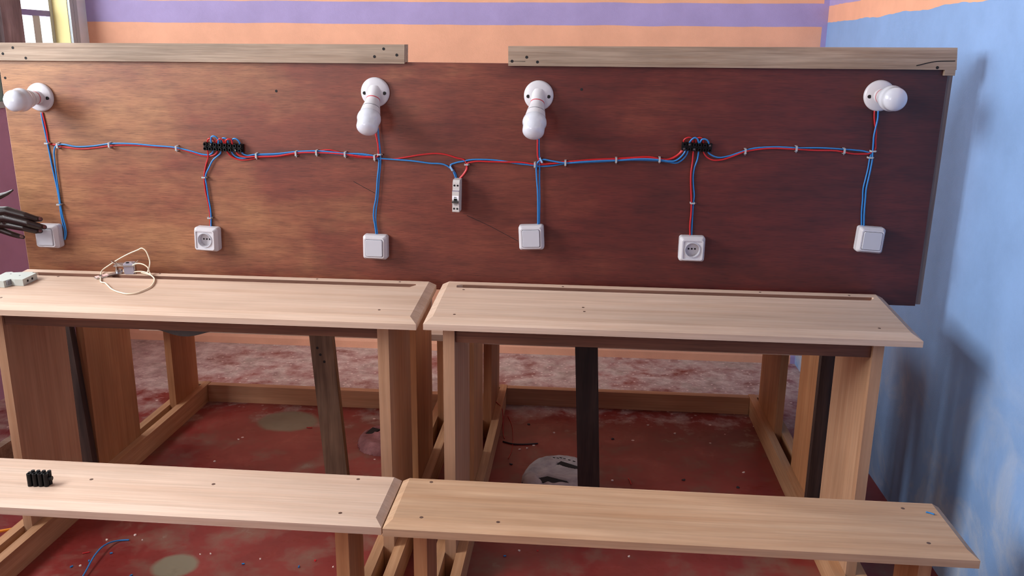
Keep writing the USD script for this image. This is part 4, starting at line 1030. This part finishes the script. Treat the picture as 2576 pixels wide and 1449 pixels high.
for x, y in [(-1.3121, 1.9179), (-1.2426, 1.9896), (-1.281, 1.9476), (-0.8693, 1.9753), (-0.7185, 1.9772), (-1.1369, 1.8952)]:
    bit(x, y, 0.0035, 'blue', 'insulation_bit', 'tiny blue bit of stripped insulation on the floor under the left bench', 'scrap', 'blue insulation bits', True)
bit(-0.1808, 2.0826, 0.0035, 'blue', 'insulation_bit', 'tiny blue bit of stripped insulation on the floor under the right bench', 'scrap', None, True)
for x, y in [(-1.2902, 2.0532), (-1.2251, 2.0849), (-1.2925, 1.9254), (-1.193, 2.063), (-1.0025, 2.0098), (-0.9756, 2.0145), (-0.8332, 2.0036), (-0.6288, 1.9862)]:
    bit(x, y, 0.0048 if x < -1.2 else 0.0028, 'chip', 'plaster_chip', 'tiny white plaster chip on the floor under the left bench', 'scrap', 'white chips under the left bench')
for x, y in [(-0.1441, 2.114), (0.1553, 2.1164), (0.3899, 2.1617)]:
    bit(x, y, 0.0042, 'chip', 'plaster_chip', 'tiny white plaster chip on the floor under the right bench', 'scrap', 'white chips under the right bench')
for x, y in [(-1.1941, 2.5527), (-1.1815, 2.726)]:
    bit(x, y, 0.005, 'chip', 'plaster_chip', 'tiny white plaster chip on the floor behind the left bench', 'scrap', 'white chips behind the left bench')
for x, y in [(-0.0771, 2.9011), (-0.1657, 2.7623), (-0.1911, 2.7501), (0.1221, 2.554), (0.2661, 3.005), (0.3574, 2.9406), (0.5534, 2.6545)]:
    bit(x, y, 0.0055, 'chip', 'plaster_chip', 'tiny white plaster chip on the floor behind the right bench', 'scrap', 'white chips behind the right bench')
for x, y in [(-0.1734, 2.965), (0.1322, 2.869), (-0.2103, 2.6353), (0.352, 2.5806), (0.5177, 2.5467)]:
    bit(x, y, 0.007, 'dark_wire', 'dark_scrap', 'tiny dark scrap on the floor behind the right bench', 'scrap', 'dark scraps behind the right bench')
for x, y in [(-0.6848, 2.0108), (-0.0941, 2.119)]:
    bit(x, y, 0.004, 'red', 'insulation_bit', 'tiny red bit of stripped insulation on the floor under the ' + ('left' if x < -0.4 else 'right') + ' bench', 'scrap', None)
single('orange_strip', hull([(-1.72, 1.99, 0), (-1.72, 2.01, 0), (-1.588, 2.075, 0), (-1.588, 2.083, 0), (-1.72, 1.99, .006), (-1.72, 2.01, .006), (-1.588, 2.075, .004), (-1.588, 2.083, .004)]), 'orange_scrap', 'orange strip on the floor at the far left, outside the left desk', 'scrap')
ln = Thing('runner_timber', 'pale runner timber of another desk on the floor at the left edge', 'timber', (-1.86, 2.2, 0))
ln.part('runner_rail', box(-1.885, -1.858, 1.3, 2.62, 0, 0.070, 0.002), 'batten_x')
single('paper_sheet', box(-1.99, -1.80, 2.62, 3.16, 0.0, 0.0012), 'paper', 'added white sheet for floor glare seen through the slit between left desk legs', 'paper')  # added sheet; its white stands for bright glare on the floor
